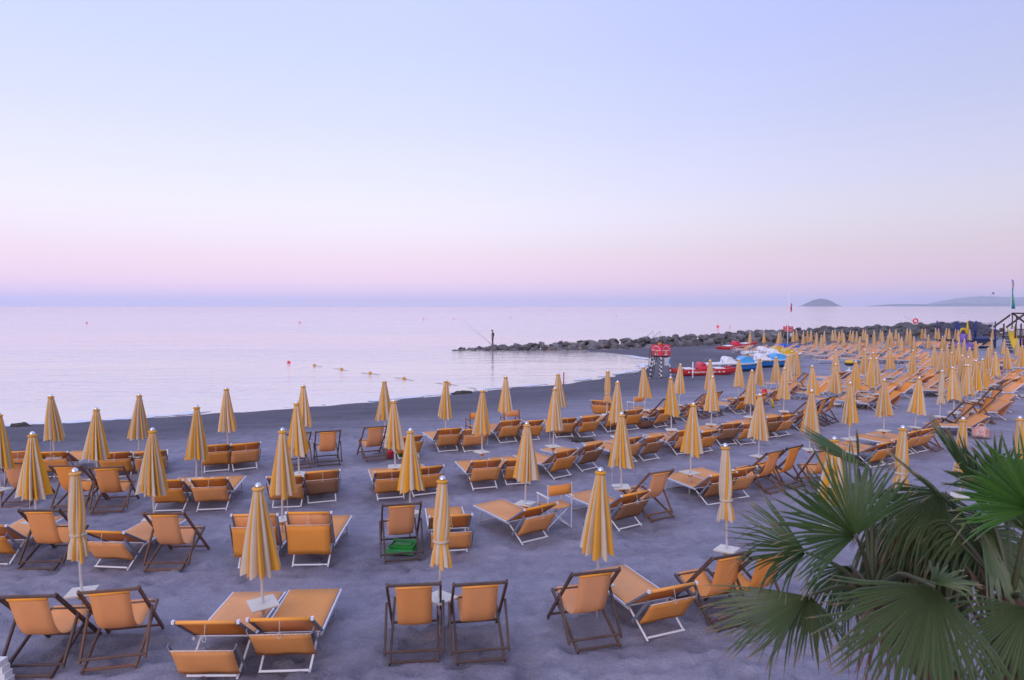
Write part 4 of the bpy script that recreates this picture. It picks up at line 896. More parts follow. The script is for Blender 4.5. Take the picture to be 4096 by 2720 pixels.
tower((35.6, 88.0, gz(35.6, 88.0)), R(24), 'far lifeguard tower with red boards beside the boulders and flagpole')

# ================================================================ boats on the sand
def hull(mb, L_, secs, mat_=0):
    """loft: secs = (t, half width, keel z, gunwale z)"""
    rows = []
    for t, w, k, g in secs:
        x = (t - 0.5) * L_
        rows.append([(x, -w, g), (x, -w * 0.93, k + (g - k) * 0.45), (x, -w * 0.6, k + (g - k) * 0.12), (x, 0, k), (x, w * 0.6, k + (g - k) * 0.12), (x, w * 0.93, k + (g - k) * 0.45), (x, w, g), (x, 0, g + 0.015), (x, -w, g)])
    mb.sheet(rows, mat_, smooth=False)
    mb.add(rows[0][:7], [tuple(range(7))], mat_); mb.add(rows[-1][:7], [tuple(reversed(range(7)))], mat_)
SALV = text_mesh('SALVATAGGIO', 0.20, M['letter_white'])
def rescue(loc, rot, label):
    t = thing('rescue_rowboat', label, 'boat', loc, group='red rescue rowing boats', rot=rot)
    for s in (-1, 1):
        mb = MB(); hull(mb, 4.2, [(0, 0.05, 0.28, 0.42), (0.06, 0.13, 0.12, 0.42), (0.2, 0.21, 0.02, 0.40), (0.5, 0.24, 0.0, 0.39), (0.8, 0.20, 0.03, 0.42), (0.94, 0.12, 0.16, 0.48), (1, 0.03, 0.36, 0.52)])
        h = put('float_hull', mb.mesh('float_hull', M['red']), t, (0, s * 0.50, 0))
        if s == -1:
            put('lettering', SALV, h, (-0.1, -0.232, 0.24), (R(84), 0, 0))
            for x in (-1.15, -0.85, 0.8, 1.1):
                mb = MB(); mb.lathe([(0.002, -0.012), (0.05, -0.01), (0.05, 0.01), (0.002, 0.012)], 10); put('rope_knob', mb.mesh('rope_knob', M['white']), h, (x, -0.236, 0.25), (R(84), 0, 0))
            mb = MB(); mb.tube([(-1.15 + 2.25 * k / 20, -0.245, 0.27 - 0.05 * abs(math.sin(k * math.pi / 5))) for k in range(21)], 0.007, 5); put('grab_line', mb.mesh('grab_line', M['white']), h)
    for x in (-1.0, 0.95):
        put('cross_deck', simple(lambda b: b.box((x, 0, 0.435), (0.62, 1.16, 0.035)), M['gel'], 'cross_deck'), t)
    mb = MB(); mb.sheet([[(-0.36, y, 0.40), (-0.34, y, 0.66), (-0.30, y, 0.80), (-0.14, y, 0.82), (0.02, y, 0.78), (0.10, y, 0.60), (0.20, y, 0.44)] for y in (-0.46, -0.2, 0.2, 0.46)])
    for y, o in ((-0.46, 1), (0.46, -1)):
        q = [(-0.36, y, 0.40), (-0.34, y, 0.66), (-0.30, y, 0.80), (-0.14, y, 0.82), (0.02, y, 0.78), (0.10, y, 0.60), (0.20, y, 0.44)]; mb.add(q, [tuple(range(7))[::o]])
    se = put('rower_seat', mb.mesh('rower_seat', M['sign_red']), t)
    mb = MB(); mb.lathe([(0.002, -0.006), (0.055, -0.004), (0.055, 0.004), (0.002, 0.006)], 12); put('port', mb.mesh('port', M['black']), se, (-0.1, -0.466, 0.66), (R(90), 0, 0))
    for s in (-1, 1): put('oarlock', simple(lambda b: b.bar((0.42, s * 0.55, 0.4), (0.42, s * 0.58, 0.62), 0.03), M['alu'], 'oarlock'), t)
    return t
rescue((12.25, 43.6, gz(12.25, 43.6) + 0.0), (0, R(-1), R(3)), 'red rescue rowing boat lying beside the nearer lifeguard tower')
rescue((23.5, 71.2, gz(23.5, 71.2) + 0.06), (0, R(-7), R(14)), 'red rescue rowing boat drawn up below the boulders')

PED = text_mesh('PEDALO  BEACH  01', 0.12, M['letter_dark']) if False else None
def pedalo(loc, rot, hullm, cover, label, n_cover):
    t = thing('pedal_boat', label, 'pedal boat', loc, group='pedal boats drawn up on the sand', rot=rot)
    mb = MB(); hull(mb, 3.9, [(0, 0.62, 0.16, 0.40), (0.05, 0.68, 0.05, 0.40), (0.3, 0.72, 0.0, 0.40), (0.7, 0.70, 0.0, 0.42), (0.9, 0.52, 0.06, 0.46), (0.98, 0.25, 0.22, 0.52), (1, 0.12, 0.34, 0.54)])
    h = put('hull', mb.mesh('hull', hullm), t)
    mb = MB(); hull(mb, 4.05, [(0, 0.66, 0.36, 0.56), (0.04, 0.72, 0.36, 0.58), (0.35, 0.75, 0.37, 0.60), (0.7, 0.74, 0.40, 0.58), (0.9, 0.56, 0.46, 0.60), (0.98, 0.30, 0.50, 0.62), (1, 0.14, 0.53, 0.62)])
    dk = put('deck', mb.mesh('deck', M['gel']), t)
    k = 0
    for x in np.linspace(-1.6, 0.2, 13):
        if k % 4 != 3: put('registration_mark', simple(lambda b: b.box((x, -0.757, 0.50), (0.085, 0.006, 0.07)), M['letter_dark'], 'registration_mark'), dk)
        k += 1
    for y in (-0.32, 0.32):                                   # two moulded seats
        mb = MB(); mb.sheet([[(-0.62, yy, 0.58), (-0.60, yy, 0.80), (-0.50, yy, 0.98), (-0.34, yy, 1.02), (-0.20, yy, 0.96), (-0.10, yy, 0.78), (0.14, yy, 0.70), (0.28, yy, 0.58)] for yy in (y - 0.26, y - 0.18, y + 0.18, y + 0.26)])
        for yy, o in ((y - 0.26, 1), (y + 0.26, -1)):
            mb.add([(-0.62, yy, 0.58), (-0.60, yy, 0.80), (-0.50, yy, 0.98), (-0.34, yy, 1.02), (-0.20, yy, 0.96), (-0.10, yy, 0.78), (0.14, yy, 0.70), (0.28, yy, 0.58)], [tuple(range(8))[::o]])
        put('seat', mb.mesh('seat', M['gel']), t)
    for j in range(n_cover):                                  # paddle wheel cover
        y0, y1 = (-0.50, 0.50) if n_cover == 1 else ((-0.60, -0.05), (0.05, 0.60))[j]
        prof = [(0.42 + 0.44 + 0.5 * math.cos(a), 0.58 + 0.42 * math.sin(a)) for a in np.linspace(math.pi, 0, 11)]
        mb = MB(); mb.sheet([[(px_, yy, pz) for px_, pz in prof] for yy in (y0, (y0 + y1) / 2, y1)])
        for yy, o in ((y0, 1), (y1, -1)): mb.add([(px_, yy, pz) for px_, pz in prof], [tuple(range(11))[::o]])
        put('wheel_cover', mb.mesh('wheel_cover', cover), t)
    for s in (-1, 1):
        put('side_rail', simple(lambda b: b.tube([(-1.75, s * 0.62, 0.58), (-1.74, s * 0.62, 0.80), (-1.66, s * 0.62, 0.86), (-1.0, s * 0.62, 0.86), (-0.92, s * 0.62, 0.82), (-0.90, s * 0.62, 0.60)], 0.016, 7), M['grey_rail'], 'side_rail'), t)
    put('steering_lever', simple(lambda b: b.tube([(0.35, 0, 0.6), (0.22, 0, 0.85), (0.15, 0, 0.9)], 0.018, 7), M['black'], 'steering_lever'), t)
    return t
pedalo((14.9, 46.0, gz(14.9, 46.0)), (0, R(-1.5), R(4)), M['blue'], M['lightblue'], 'blue and white pedal boat beside the red rescue boat', 1)
pedalo((18.3, 49.2, gz(18.3, 49.2)), (0, R(-1), R(2)), M['blue'], M['lightblue'], 'blue and white pedal boat between its blue twin and the yellow ones', 1)
pedalo((21.4, 55.0, gz(21.4, 55.0)), (0, R(-1), R(3)), M['hull_yellow'], M['hull_yellow'], 'white pedal boat with yellow hull and wheel cover, landward of its twin', 1)
pedalo((21.9, 58.6, gz(21.9, 58.6)), (0, R(-1), R(3)), M['hull_yellow'], M['hull_yellow'], 'white pedal boat with yellow wheel cover, outermost towards the boulders', 1)

# ================================================================ flagpole, stakes, buoys
fp = thing('flagpole', 'tall thin white flagpole with furled red flag near the far tower', 'flagpole', (29.1, 72.0, gz(29.1, 72.0)))
put('pole', simple(lambda b: b.tube([(0, 0, -0.3), (0, 0, 3), (0.05, 0, 6.1)], [0.045, 0.04, 0.02], 8), M['alu_white'], 'pole'), fp)
put('crossarm', simple(lambda b: b.bar((-0.28, 0, 4.9), (0.28, 0, 4.9), 0.03), M['alu_white'], 'crossarm'), fp)
mb = MB(); mb.cloth([[(0.27 + 0.05 * u + 0.05 * math.sin(z * 9 + u * 3), 0.04 * math.sin(u * 6 + z * 4), 4.75 - z * (0.95 - 0.1 * u)) for u in (0, 0.7, 1.4, 2.1 * 1)] for z in np.linspace(0, 1, 7)], 0.02); put('flag', mb.mesh('flag', M['red']), fp)
o = put('white_stake', simple(lambda b: b.tube([(0, 0, -0.3), (0, 0, 0.98)], 0.035, 8), M['white'], 'stake'), loc=(10.95, 41.2, gz(10.95, 41.2))); tag(o, 'short white stake planted in front of the red rescue boat', 'stake')
o = put('red_stake', simple(lambda b: b.tube([(0, 0, -0.4), (0.02, 0, 0.75)], 0.035, 8), M['red'], 'stake'), loc=(3.15, 41.6, gz(3.15, 41.6))); tag(o, 'dark red stake standing at the water edge of the cove', 'stake')
def buoy(x, y, r_, label):
    t = thing('marker_buoy', label, 'buoy', (x, y, SEA_Z), group='red marker buoys')
    put('float', simple(lambda b: b.lathe([(r_ * 0.2, -r_ * 0.6), (r_ * 0.85, -r_ * 0.5), (r_, 0), (r_ * 0.98, r_ * 0.55), (r_ * 0.75, r_ * 1.1), (r_ * 0.3, r_ * 1.4), (r_ * 0.1, r_ * 1.45)], 14), M['buoy_red'], 'float'), t)
    put('mooring_eye', simple(lambda b: b.tube([(0.12 * r_ * math.cos(a), 0, r_ * 1.5 + 0.12 * r_ * math.sin(a)) for a in np.linspace(0, 6.28, 9)], 0.03 * r_, 5), M['alu'], 'mooring_eye'), t)
buoy(-19.1, 58.24, 0.14, 'larger red buoy moored beyond the line of yellow floats')
buoy(-122.62, 196.87, 0.22, 'small red buoy far out, leftmost on the open sea')
buoy(-62.12, 199.84, 0.22, 'small red buoy far out beyond the larger red buoy')
buoy(-33.45, 258.11, 0.22, 'small red buoy far out beside the angler, seaward of the rod')
buoy(-22.9, 268.55, 0.2, 'tiny red buoy just past the tip of the fishing rod')
buoy(-0.53, 292.18, 0.2, 'tiny red buoy behind the angler on the open sea')
buoy(54.11, 354.57, 0.25, 'tiny red buoy beyond the middle of the breakwater')
buoy(47.96, 159.1, 0.3, 'dark red buoy beyond the boulders near the swim ladder')
buoy(50.21, 157.22, 0.14, 'tiny buoy seaward of the far rescue boat')
FLOATS = [(-16.14, 55.55), (-13.04, 52.04), (-10.22, 48.95), (-7.19, 45.25), (-3.94, 42.2)]
LANDING = (-2.1, 39.9)

fl = thing('float_line', 'yellow floats on a rope reaching from the beach towards the red buoy', 'float line', (FLOATS[0][0], FLOATS[0][1], SEA_Z))
o0 = FLOATS[0]
for (x, y) in FLOATS:
    f = put('float', simple(lambda b: b.lathe([(0.02, -0.10), (0.10, -0.06), (0.135, 0.03), (0.10, 0.12), (0.03, 0.16)], 12), M['buoy_yellow'], 'float'), fl, (x - o0[0], y - o0[1], 0))
P_ = [(x - o0[0], y - o0[1], 0.035) for x, y in FLOATS] + [(LANDING[0] - o0[0], LANDING[1] - o0[1], 0.03)]
Q_ = []
for a, b in zip(P_, P_[1:]):
    for k in range(12):
        u = k / 12; Q_.append((a[0] + (b[0] - a[0]) * u + 0.12 * math.sin(u * 9 + a[0]), a[1] + (b[1] - a[1]) * u, 0.020 - 0.06 * math.sin(math.pi * u) ** 2 * (1 if k % 12 else 0) + 0.012))
put('rope', simple(lambda b: b.tube(Q_ + [P_[-1]], 0.012, 6), M['rope'], 'rope'), fl)

def ship(x, y, L_, label):
    t = thing('motor_boat', label, 'boat', (x, y, SEA_Z))
    mb = MB(); hull(mb, L_, [(0, 0.10 * L_, 0, 0.07 * L_), (0.4, 0.14 * L_, -0.02 * L_, 0.07 * L_), (0.8, 0.10 * L_, 0, 0.09 * L_), (1, 0.01 * L_, 0.05 * L_, 0.11 * L_)]); put('hull', mb.mesh('hull', M['white']), t)
    put('cabin', simple(lambda b: (b.box((-0.08 * L_, 0, 0.11 * L_), (0.34 * L_, 0.18 * L_, 0.08 * L_)), b.box((-0.1 * L_, 0, 0.17 * L_), (0.2 * L_, 0.14 * L_, 0.05 * L_))), M['white'], 'cabin'), t)
    put('mast', simple(lambda b: b.bar((-0.1 * L_, 0, 0.15 * L_), (-0.1 * L_, 0, 0.34 * L_), 0.012 * L_), M['alu'], 'mast'), t)
ship(-0.2124 * 3600, 3600, 16, 'tiny white motor boat far out on the horizon')

# ================================================================ shore clutter
def lump(name, loc, s, m, label, cat, seed, kind=None, amp=0.25):
    import bmesh
    bm = bmesh.new(); bmesh.ops.create_icosphere(bm, subdivisions=3, radius=1.0); r = np.random.RandomState(seed); ph = r.rand(12) * 6
    for v in bm.verts:
        x, y, z = v.co; k = 1 + amp * (math.sin(3 * x + ph[0]) * math.sin(4 * y + ph[1]) + 0.6 * math.sin(8 * x + ph[2] + 5 * z) * math.sin(7 * y + ph[3]) + 0.35 * math.sin(15 * z + ph[4] + 9 * x))
        v.co = Vector((x * k * s[0], y * k * s[1], max(-0.25, z) * k * s[2]))
    me = D.meshes.new(name); bm.to_mesh(me); bm.free(); me.materials.append(m); me.polygons.foreach_set('use_smooth', [True] * len(me.polygons)); me.update()
    o = put(name, me, loc=loc); tag(o, label, cat, kind=kind); return o
M['weed'] = mat('dry seaweed', (0.05, 0.045, 0.042), 0.95, noise=(14, 0.8, (0.09, 0.07, 0.05)), bump=(20, 1.0, 0.05))
lump('seaweed_heap', (-2.75, 37.0, gz(-2.75, 37.0)), (0.55, 0.38, 0.17), M['weed'], 'dark heap of seaweed lying at the waterline', 'seaweed', 3)
lump('seaweed_clump', (-19.3, 26.6, gz(-19.3, 26.6)), (0.34, 0.25, 0.16), M['weed'], 'small dark clump of seaweed on the wet sand', 'seaweed', 5)
lump('seaweed_tuft', (2.2, 20.9, gz(2.2, 20.9)), (0.36, 0.22, 0.10), M['weed'], 'low tuft of seaweed under a lounger', 'seaweed', 9)
o = lump('white_bag', (-1.55, 37.6, gz(-1.55, 37.6)), (0.17, 0.13, 0.13), M['white'], 'small white plastic bag beside the seaweed heap', 'bag', 6)
M['bag_print'] = mat('patterned bag', (0.62, 0.50, 0.44), 0.9, noise=(7, 1.0, (0.45, 0.06, 0.04)))
bg = thing('tote_bag', 'bulging red and cream patterned bag on the sand by the side-on loungers', 'bag', (14.75, 21.3, gz(14.75, 21.3)))
b2 = lump('bag_body', (0, 0, 0.14), (0.27, 0.2, 0.27), M['bag_print'], None, None, 12, amp=0.10); b2.parent = bg
put('bag_handle', simple(lambda b: b.tube([(0.14 * math.cos(a), 0, 0.34 + 0.13 * math.sin(a)) for a in np.linspace(0, math.pi, 9)], 0.014, 6), M['cord'], 'bag_handle'), bg)
bg = thing('beach_bag', 'dark brown beach bag half under a lounger', 'bag', (4.55, 23.2, gz(4.55, 23.2)), R(20))
b2 = lump('bag_body', (0, 0, 0.10), (0.30, 0.2, 0.17), mat('brown bag', (0.085, 0.05, 0.035), 0.9, noise=(9, 0.9, (0.22, 0.07, 0.03))), None, None, 15, amp=0.12); b2.parent = bg
put('bag_handle', simple(lambda b: b.tube([(0.12 * math.cos(a), 0.02, 0.24 + 0.09 * math.sin(a)) for a in np.linspace(0, math.pi, 9)], 0.012, 6), M['black'], 'bag_handle'), bg)
M['tarp'] = mat('blue tarpaulin', (0.02, 0.10, 0.62), 0.6, noise=(4, 0.6, (0.05, 0.22, 0.72)), bump=(6, 0.9, 0.1))
lump('blue_tarpaulin', (26.9, 68.2, gz(26.9, 68.2) + 0.2), (0.85, 0.6, 0.55), M['tarp'], 'crumpled bright blue tarpaulin heaped beside the far loungers', 'tarpaulin', 21, amp=0.14)
lump('blue_cover', (28.5, 68.9, gz(28.5, 68.9) + 0.15), (0.6, 0.5, 0.45), M['tarp'], 'smaller blue cover lying under the far loungers', 'tarpaulin', 23, amp=0.14)
def bucket(loc, m, label, hm):
    t = thing('toy_bucket', label, 'toy', loc)
    put('pail', simple(lambda b: b.lathe([(0.06, 0), (0.07, 0.01), (0.10, 0.17), (0.108, 0.18), (0.098, 0.18), (0.066, 0.02), (0.01, 0.02)], 14), m, 'pail'), t)
    put('handle', simple(lambda b: b.tube([(0.10 * math.cos(a), 0, 0.17 + 0.09 * math.sin(a)) for a in np.linspace(0, math.pi, 9)], 0.007, 5), hm, 'handle'), t)
bucket((-3.36, 18.6, gz(-3.36, 18.6)), M['buoy_red'], 'red toy bucket under the deck chair by the third-row umbrellas', M['white'])
bucket((-3.10, 18.7, gz(-3.10, 18.7)), M['green'], 'green toy bucket next to the red toy bucket', M['white'])
bucket((26.4, 57.0, gz(26.4, 57.0)), M['red'], 'dark red bucket under the first far loungers', M['alu'])
# water toys leaning on an umbrella pole
rg = thing('swim_ring', 'orange-red swim ring hung on an umbrella in the fourth row', 'swim ring', (10.35, 27.85, gz(10.35, 27.85) + 0.62), rot=(R(80), 0, R(30)))
put('tube', simple(lambda b: b.tube([(0.11 * math.cos(a), 0.11 * math.sin(a), 0) for a in np.linspace(0, 2 * math.pi, 21)], 0.05, 8), M['buoy_red'], 'tube'), rg)
rg = thing('yellow_float', 'yellow inflatable leaning beside the orange-red swim ring', 'inflatable', (10.62, 27.7, gz(10.62, 27.7) + 0.22), rot=(R(70), 0, R(75)))
put('tube', simple(lambda b: b.tube([(0.12 * math.cos(a), 0.16 * math.sin(a), 0) for a in np.linspace(0, 2 * math.pi, 21)], 0.045, 8), M['hull_yellow'], 'tube'), rg)
bo = thing('round_float', 'yellow and black round float standing behind the loungers', 'float', (22.2, 44.8, gz(22.2, 44.8)))
put('dome', simple(lambda b: b.lathe([(0.30, 0.55), (0.29, 0.62), (0.22, 0.70), (0.10, 0.745), (0.01, 0.75)], 18), M['hull_yellow'], 'dome'), bo)
put('skirt', simple(lambda b: b.lathe([(0.16, 0.36), (0.28, 0.42), (0.305, 0.55), (0.28, 0.553)], 18), M['black'], 'skirt'), bo)
put('stand', simple(lambda b: b.lathe([(0.22, 0.0), (0.22, 0.05), (0.06, 0.08), (0.05, 0.36)], 14), M['white'], 'stand'), bo)
# green plastic step under the deck chair
gt = thing('plastic_step', 'green plastic step stool lying under a deck chair', 'stool', (-1.86, 11.42, gz(-1.86, 11.42)), R(-8))
put('base_tray', simple(lambda b: (b.box((0, 0, 0.03), (0.46, 0.32, 0.05)), b.box((0, -0.165, 0.045), (0.48, 0.02, 0.075))), M['green_pale'], 'base_tray'), gt)
put('top_tray', simple(lambda b: (b.box((0.01, 0.0, 0.085), (0.40, 0.27, 0.05)), b.box((0.01, 0.02, 0.118), (0.30, 0.16, 0.018)), b.box((0.01, -0.135, 0.115), (0.42, 0.018, 0.03)), b.box((-0.19, 0, 0.115), (0.018, 0.27, 0.03)), b.box((0.21, 0, 0.115), (0.018, 0.27, 0.03))), M['green'], 'top_tray'), gt)
put('rim', simple(lambda b: b.box((0, 0.15, 0.12), (0.42, 0.03, 0.06)), M['green_pale'], 'rim'), gt)
# paper napkins and sheets left on tables
for (x, y), lb in (((2.10, 13.62), 'white paper left on the tray of the sixth second-row umbrella'), ((0.30, 12.42), 'white paper left on the tray of the fifth second-row umbrella')):
    o = put('paper_sheet', simple(lambda b: b.cloth([[(u * 0.05, v * 0.09, 0.004 * math.sin(u * 3 + v * 2)) for u in (-1, 0, 1)] for v in (-1, 0, 1)], 0.002), M['white'], 'paper'), loc=(x, y, gz(x, y) + 0.529), rot=(0, 0, 0.6)); tag(o, lb, 'paper')
# white stepped block cut by the edge of the picture
wb = thing('stepped_block', 'white stepped masonry corner beside the first deck chair', 'steps', (-5.946, 7.3, -0.05))
for k in range(4): put('step', simple(lambda b: b.box((0.1 + -0.0237 * k, 0.06, 0.0775 + 0.0675 * k), (0.6, 0.12, 0.0655)), M['white'], 'step'), wb)

# pale walkway of slabs between the rows
pw = put('path', None); tag(pw, 'pale slab walkway crossing the sand between umbrella rows', kind='structure')
PA = [(14.0, 36.8), (16.0, 35.5), (19.6, 33.6), (22.9, 31.8), (27.5, 29.2)]
for (ax, ay), (bx, by) in zip(PA, PA[1:]):
    n = int(math.hypot(bx - ax, by - ay) / 0.62); a = math.atan2(by - ay, bx - ax)
    for k in range(n):
        u = (k + 0.5) / n; x, y = ax + (bx - ax) * u, ay + (by - ay) * u
        put('slab', PATH_SLAB, pw, (x, y, gz(x, y) + 0.03), (rng.uniform(-0.01, 0.01), rng.uniform(-0.01, 0.01), a)) if 'PATH_SLAB' in globals() else None
        if 'PATH_SLAB' not in globals():
            PATH_SLAB = simple(lambda b: b.box((0, 0, 0), (0.58, 0.58, 0.06)), mat('pale concrete slab', (0.52, 0.48, 0.45), 0.85, vary=0.12, noise=(3, 0.5, (0.40, 0.37, 0.35))), 'slab')
            put('slab', PATH_SLAB, pw, (x, y, gz(x, y) + 0.03), (0, 0, a))

# ================================================================ play area
M['play_wood'] = mat('dark play timber', (0.07, 0.035, 0.03), 0.8, noise=(3, 0.6, (0.04, 0.025, 0.025)))
M['play_red'] = mat('dark red panel', (0.17, 0.015, 0.025), 0.7)
M['play_blue'] = mat('blue padding', (0.018, 0.035, 0.19), 0.55)
M['purple'] = mat('purple inflatable', (0.13, 0.08, 0.36), 0.5, noise=(1.5, 0.9, (0.30, 0.16, 0.52)))
M['play_yellow'] = mat('yellow play plastic', (0.66, 0.44, 0.02), 0.45)
PX, PY = 49.3, 66.5; PZ = gz(PX, PY)
pt_ = thing('play_tower', 'dark timber play tower with open pitched roof beside the yellow slide', 'play tower', (PX, PY, PZ))
for sx in (-0.8, 0.9):
    for sy in (-0.8, 0.8):
        put('post', simple(lambda b: b.bar((sx, sy, -0.3), (sx, sy, 2.75), 0.12), M['play_wood'], 'post'), pt_)
put('deck', simple(lambda b: b.box((0.05, 0, 1.45), (1.95, 1.8, 0.1)), M['play_wood'], 'deck'), pt_)
for x in np.linspace(-0.75, 0.85, 12): put('baluster', simple(lambda b: b.bar((x, -0.82, 1.5), (x, -0.82, 2.2), 0.07, 0.04), M['play_wood'], 'baluster'), pt_)
put('top_rail', simple(lambda b: b.bar((-0.85, -0.83, 2.24), (0.95, -0.83, 2.24), 0.1, 0.08), M['play_wood'], 'top_rail'), pt_)
for sy in (-0.85, 0.85):
    put('rafter', simple(lambda b: b.bar((0.0, sy, 3.72), (-1.75, sy, 2.42), 0.12, 0.16), M['play_wood'], 'rafter'), pt_)
    put('rafter', simple(lambda b: b.bar((0.12, sy, 3.72), (1.95, sy, 2.35), 0.12, 0.16), M['play_wood'], 'rafter'), pt_)
    for x in (0.05, 0.45): put('king_post', simple(lambda b: b.bar((x, sy, 2.2), (x, sy, 3.62 - 0.25 * (x > 0.1)), 0.09), M['play_wood'], 'king_post'), pt_)
put('ridge_beam', simple(lambda b: b.bar((0.06, -0.95, 3.76), (0.06, 0.95, 3.76), 0.14), M['play_wood'], 'ridge_beam'), pt_)
put('side_panel', simple(lambda b: b.box((0.75, -0.95, 0.85), (1.9, 0.06, 1.05)), M['play_red'], 'side_panel'), pt_)
for k in range(5): put('rock_climb', simple(lambda b: b.box((-1.25 + 0.04 * k, -0.3, 0.15 + 0.28 * k), (0.5, 0.9, 0.1)), M['play_wood'], 'step'), pt_)
sl = thing('slide', 'bright yellow wavy slide coming down from the play tower', 'slide', (PX - 1.05, PY - 0.9, PZ))
mb = MB(); prof = [(0.25, 0.75, 2.02), (0.15, 0.45, 1.85), (-0.05, 0.0, 1.25), (-0.25, -0.5, 0.75), (-0.45, -1.0, 0.42), (-0.6, -1.5, 0.16), (-0.68, -1.9, 0.12)]
rows = [[(x - 0.36, y, z + 0.24), (x - 0.30, y, z + 0.04), (x - 0.15, y, z), (x + 0.15, y, z), (x + 0.30, y, z + 0.04), (x + 0.36, y, z + 0.24)] for x, y, z in prof]
mb.cloth(rows, 0.04); put('chute', mb.mesh('chute', M['play_yellow']), sl)
for s in (-0.33, 0.33): put('grip', simple(lambda b: b.tube([(0.2 + s, 0.55, 2.0), (0.22 + s, 0.7, 2.4), (0.28 + s, 0.85, 2.5)], 0.05, 7), M['play_yellow'], 'grip'), sl)
ff = thing('feather_flag', 'tall green and blue feather flag rising above the play tower', 'flag', (PX - 0.45, PY + 0.4, PZ))
put('pole', simple(lambda b: b.tube([(0, 0, -0.2), (0, 0, 3.6), (0.0, 0, 6.2), (0.03, 0, 6.95), (0.12, 0, 7.12)], [0.035, 0.03, 0.02, 0.012, 0.008], 7), M['alu_white'], 'pole'), ff)
mf = D.materials.new('printed feather cloth'); mf.use_nodes = True; nt = mf.node_tree; bb = nt.nodes['Principled BSDF']; tcn = nt.nodes.new('ShaderNodeTexCoord'); sx_ = nt.nodes.new('ShaderNodeSeparateXYZ'); rp = nt.nodes.new('ShaderNodeValToRGB')
nt.links.new(tcn.outputs['Generated'], sx_.inputs[0]); nt.links.new(sx_.outputs['Z'], rp.inputs[0]); nt.links.new(rp.outputs[0], bb.inputs['Base Color'])
el = rp.color_ramp.elements; cols = [(0.0, (0.02, 0.22, 0.36)), (0.15, (0.02, 0.26, 0.24)), (0.35, (0.06, 0.28, 0.14)), (0.5, (0.04, 0.28, 0.34)), (0.68, (0.05, 0.20, 0.40)), (0.74, (0.48, 0.28, 0.30)), (0.88, (0.50, 0.28, 0.28)), (0.93, (0.10, 0.14, 0.45))]
while len(el) < len(cols): el.new(0.5)
for e, (p, c) in zip(el, cols): e.position = p; e.color = (*c, 1)
mb = MB(); mb.cloth([[(0.01 + u * w, 0.05 * math.sin(z * 2 + u * 3), z) for u in (0, 0.5, 1)] for z, w in ((4.2, 0.36), (4.6, 0.33), (5.2, 0.24), (5.8, 0.17), (6.2, 0.17), (6.5, 0.20), (6.8, 0.16), (7.05, 0.06))], 0.015); put('banner', mb.mesh('banner', mf), ff)
# padded bouncing frame with corner posts and net
BX, BY = 48.6, 74.0; BZ = gz(BX, BY)
bc = thing('bouncing_frame', 'blue padded trampoline frame with tall posts and netting behind the umbrellas', 'trampoline', (BX, BY, BZ))
put('base', simple(lambda b: b.box((0.6, 0, 0.45), (4.6, 3.0, 0.9)), mat('dark blue skirt', (0.02, 0.045, 0.11), 0.7), 'base'), bc)
put('padding', simple(lambda b: b.box((0.6, 0, 0.97), (4.8, 3.2, 0.14)), M['play_blue'], 'padding'), bc)
for x in (-1.6, 0.6, 2.75):
    for y in (-1.5, 1.5): put('post', simple(lambda b: b.tube([(x, y, 0.9), (x, y, 2.85)], 0.06, 8), M['play_blue'], 'post'), bc)
mn = D.materials.new('dark safety net'); mn.use_nodes = True; nt = mn.node_tree; tr = nt.nodes.new('ShaderNodeBsdfTransparent'); mx = nt.nodes.new('ShaderNodeMixShader'); mx.inputs[0].default_value = 0.34
nt.nodes['Principled BSDF'].inputs['Base Color'].default_value = (0.02, 0.03, 0.10, 1); nt.links.new(tr.outputs[0], mx.inputs[1]); nt.links.new(nt.nodes['Principled BSDF'].outputs[0], mx.inputs[2]); nt.links.new(mx.outputs[0], nt.nodes['Material Output'].inputs['Surface'])
for y in (-1.5, 1.5): put('net', simple(lambda b: b.sheet([[(x, y, z - 0.12 * math.sin((x + 1.6) / 4.35 * 2 * math.pi) ** 2 * (z > 2)) for x in np.linspace(-1.6, 2.75, 13)] for z in (1.04, 2.0, 2.8)]), mn, 'net'), bc)
pi_ = thing('inflatable_castle', 'purple and yellow inflatable play castle in front of the trampoline', 'inflatable', (46.6, 70.6, gz(46.6, 70.6)))
put('base_cushion', simple(lambda b: b.lathe([(0.9, 0), (1.05, 0.15), (1.05, 0.55), (0.85, 0.7), (0.3, 0.72)], 16), M['purple'], 'base_cushion'), pi_)
put('tower', simple(lambda b: b.lathe([(0.45, 0.6), (0.5, 1.0), (0.42, 1.35), (0.40, 1.55), (0.1, 1.6)], 14, (0.2, 0.2, 0)), M['purple'], 'tower'), pi_)
put('arch', simple(lambda b: b.tube([(0.2 + 0.42 * math.cos(a), 0.2, 1.5 + 0.6 * math.sin(a)) for a in np.linspace(0, math.pi, 11)], 0.13, 8), M['play_yellow'], 'arch'), pi_)
for s in (-0.25, 0.65): put('spire', simple(lambda b: b.lathe([(0.10, 1.5), (0.12, 2.2), (0.07, 2.6), (0.02, 2.95)], 8, (s, 0.2, 0)), M['play_blue'] if s < 0 else M['play_yellow'], 'spire'), pi_)
put('ramp', simple(lambda b: b.cloth([[(x, y, z) for x in (-0.8, -0.4, 0.0)] for y, z in ((-0.8, 0.72), (-1.3, 0.4), (-1.9, 0.1))], 0.2), M['purple'], 'ramp'), pi_)

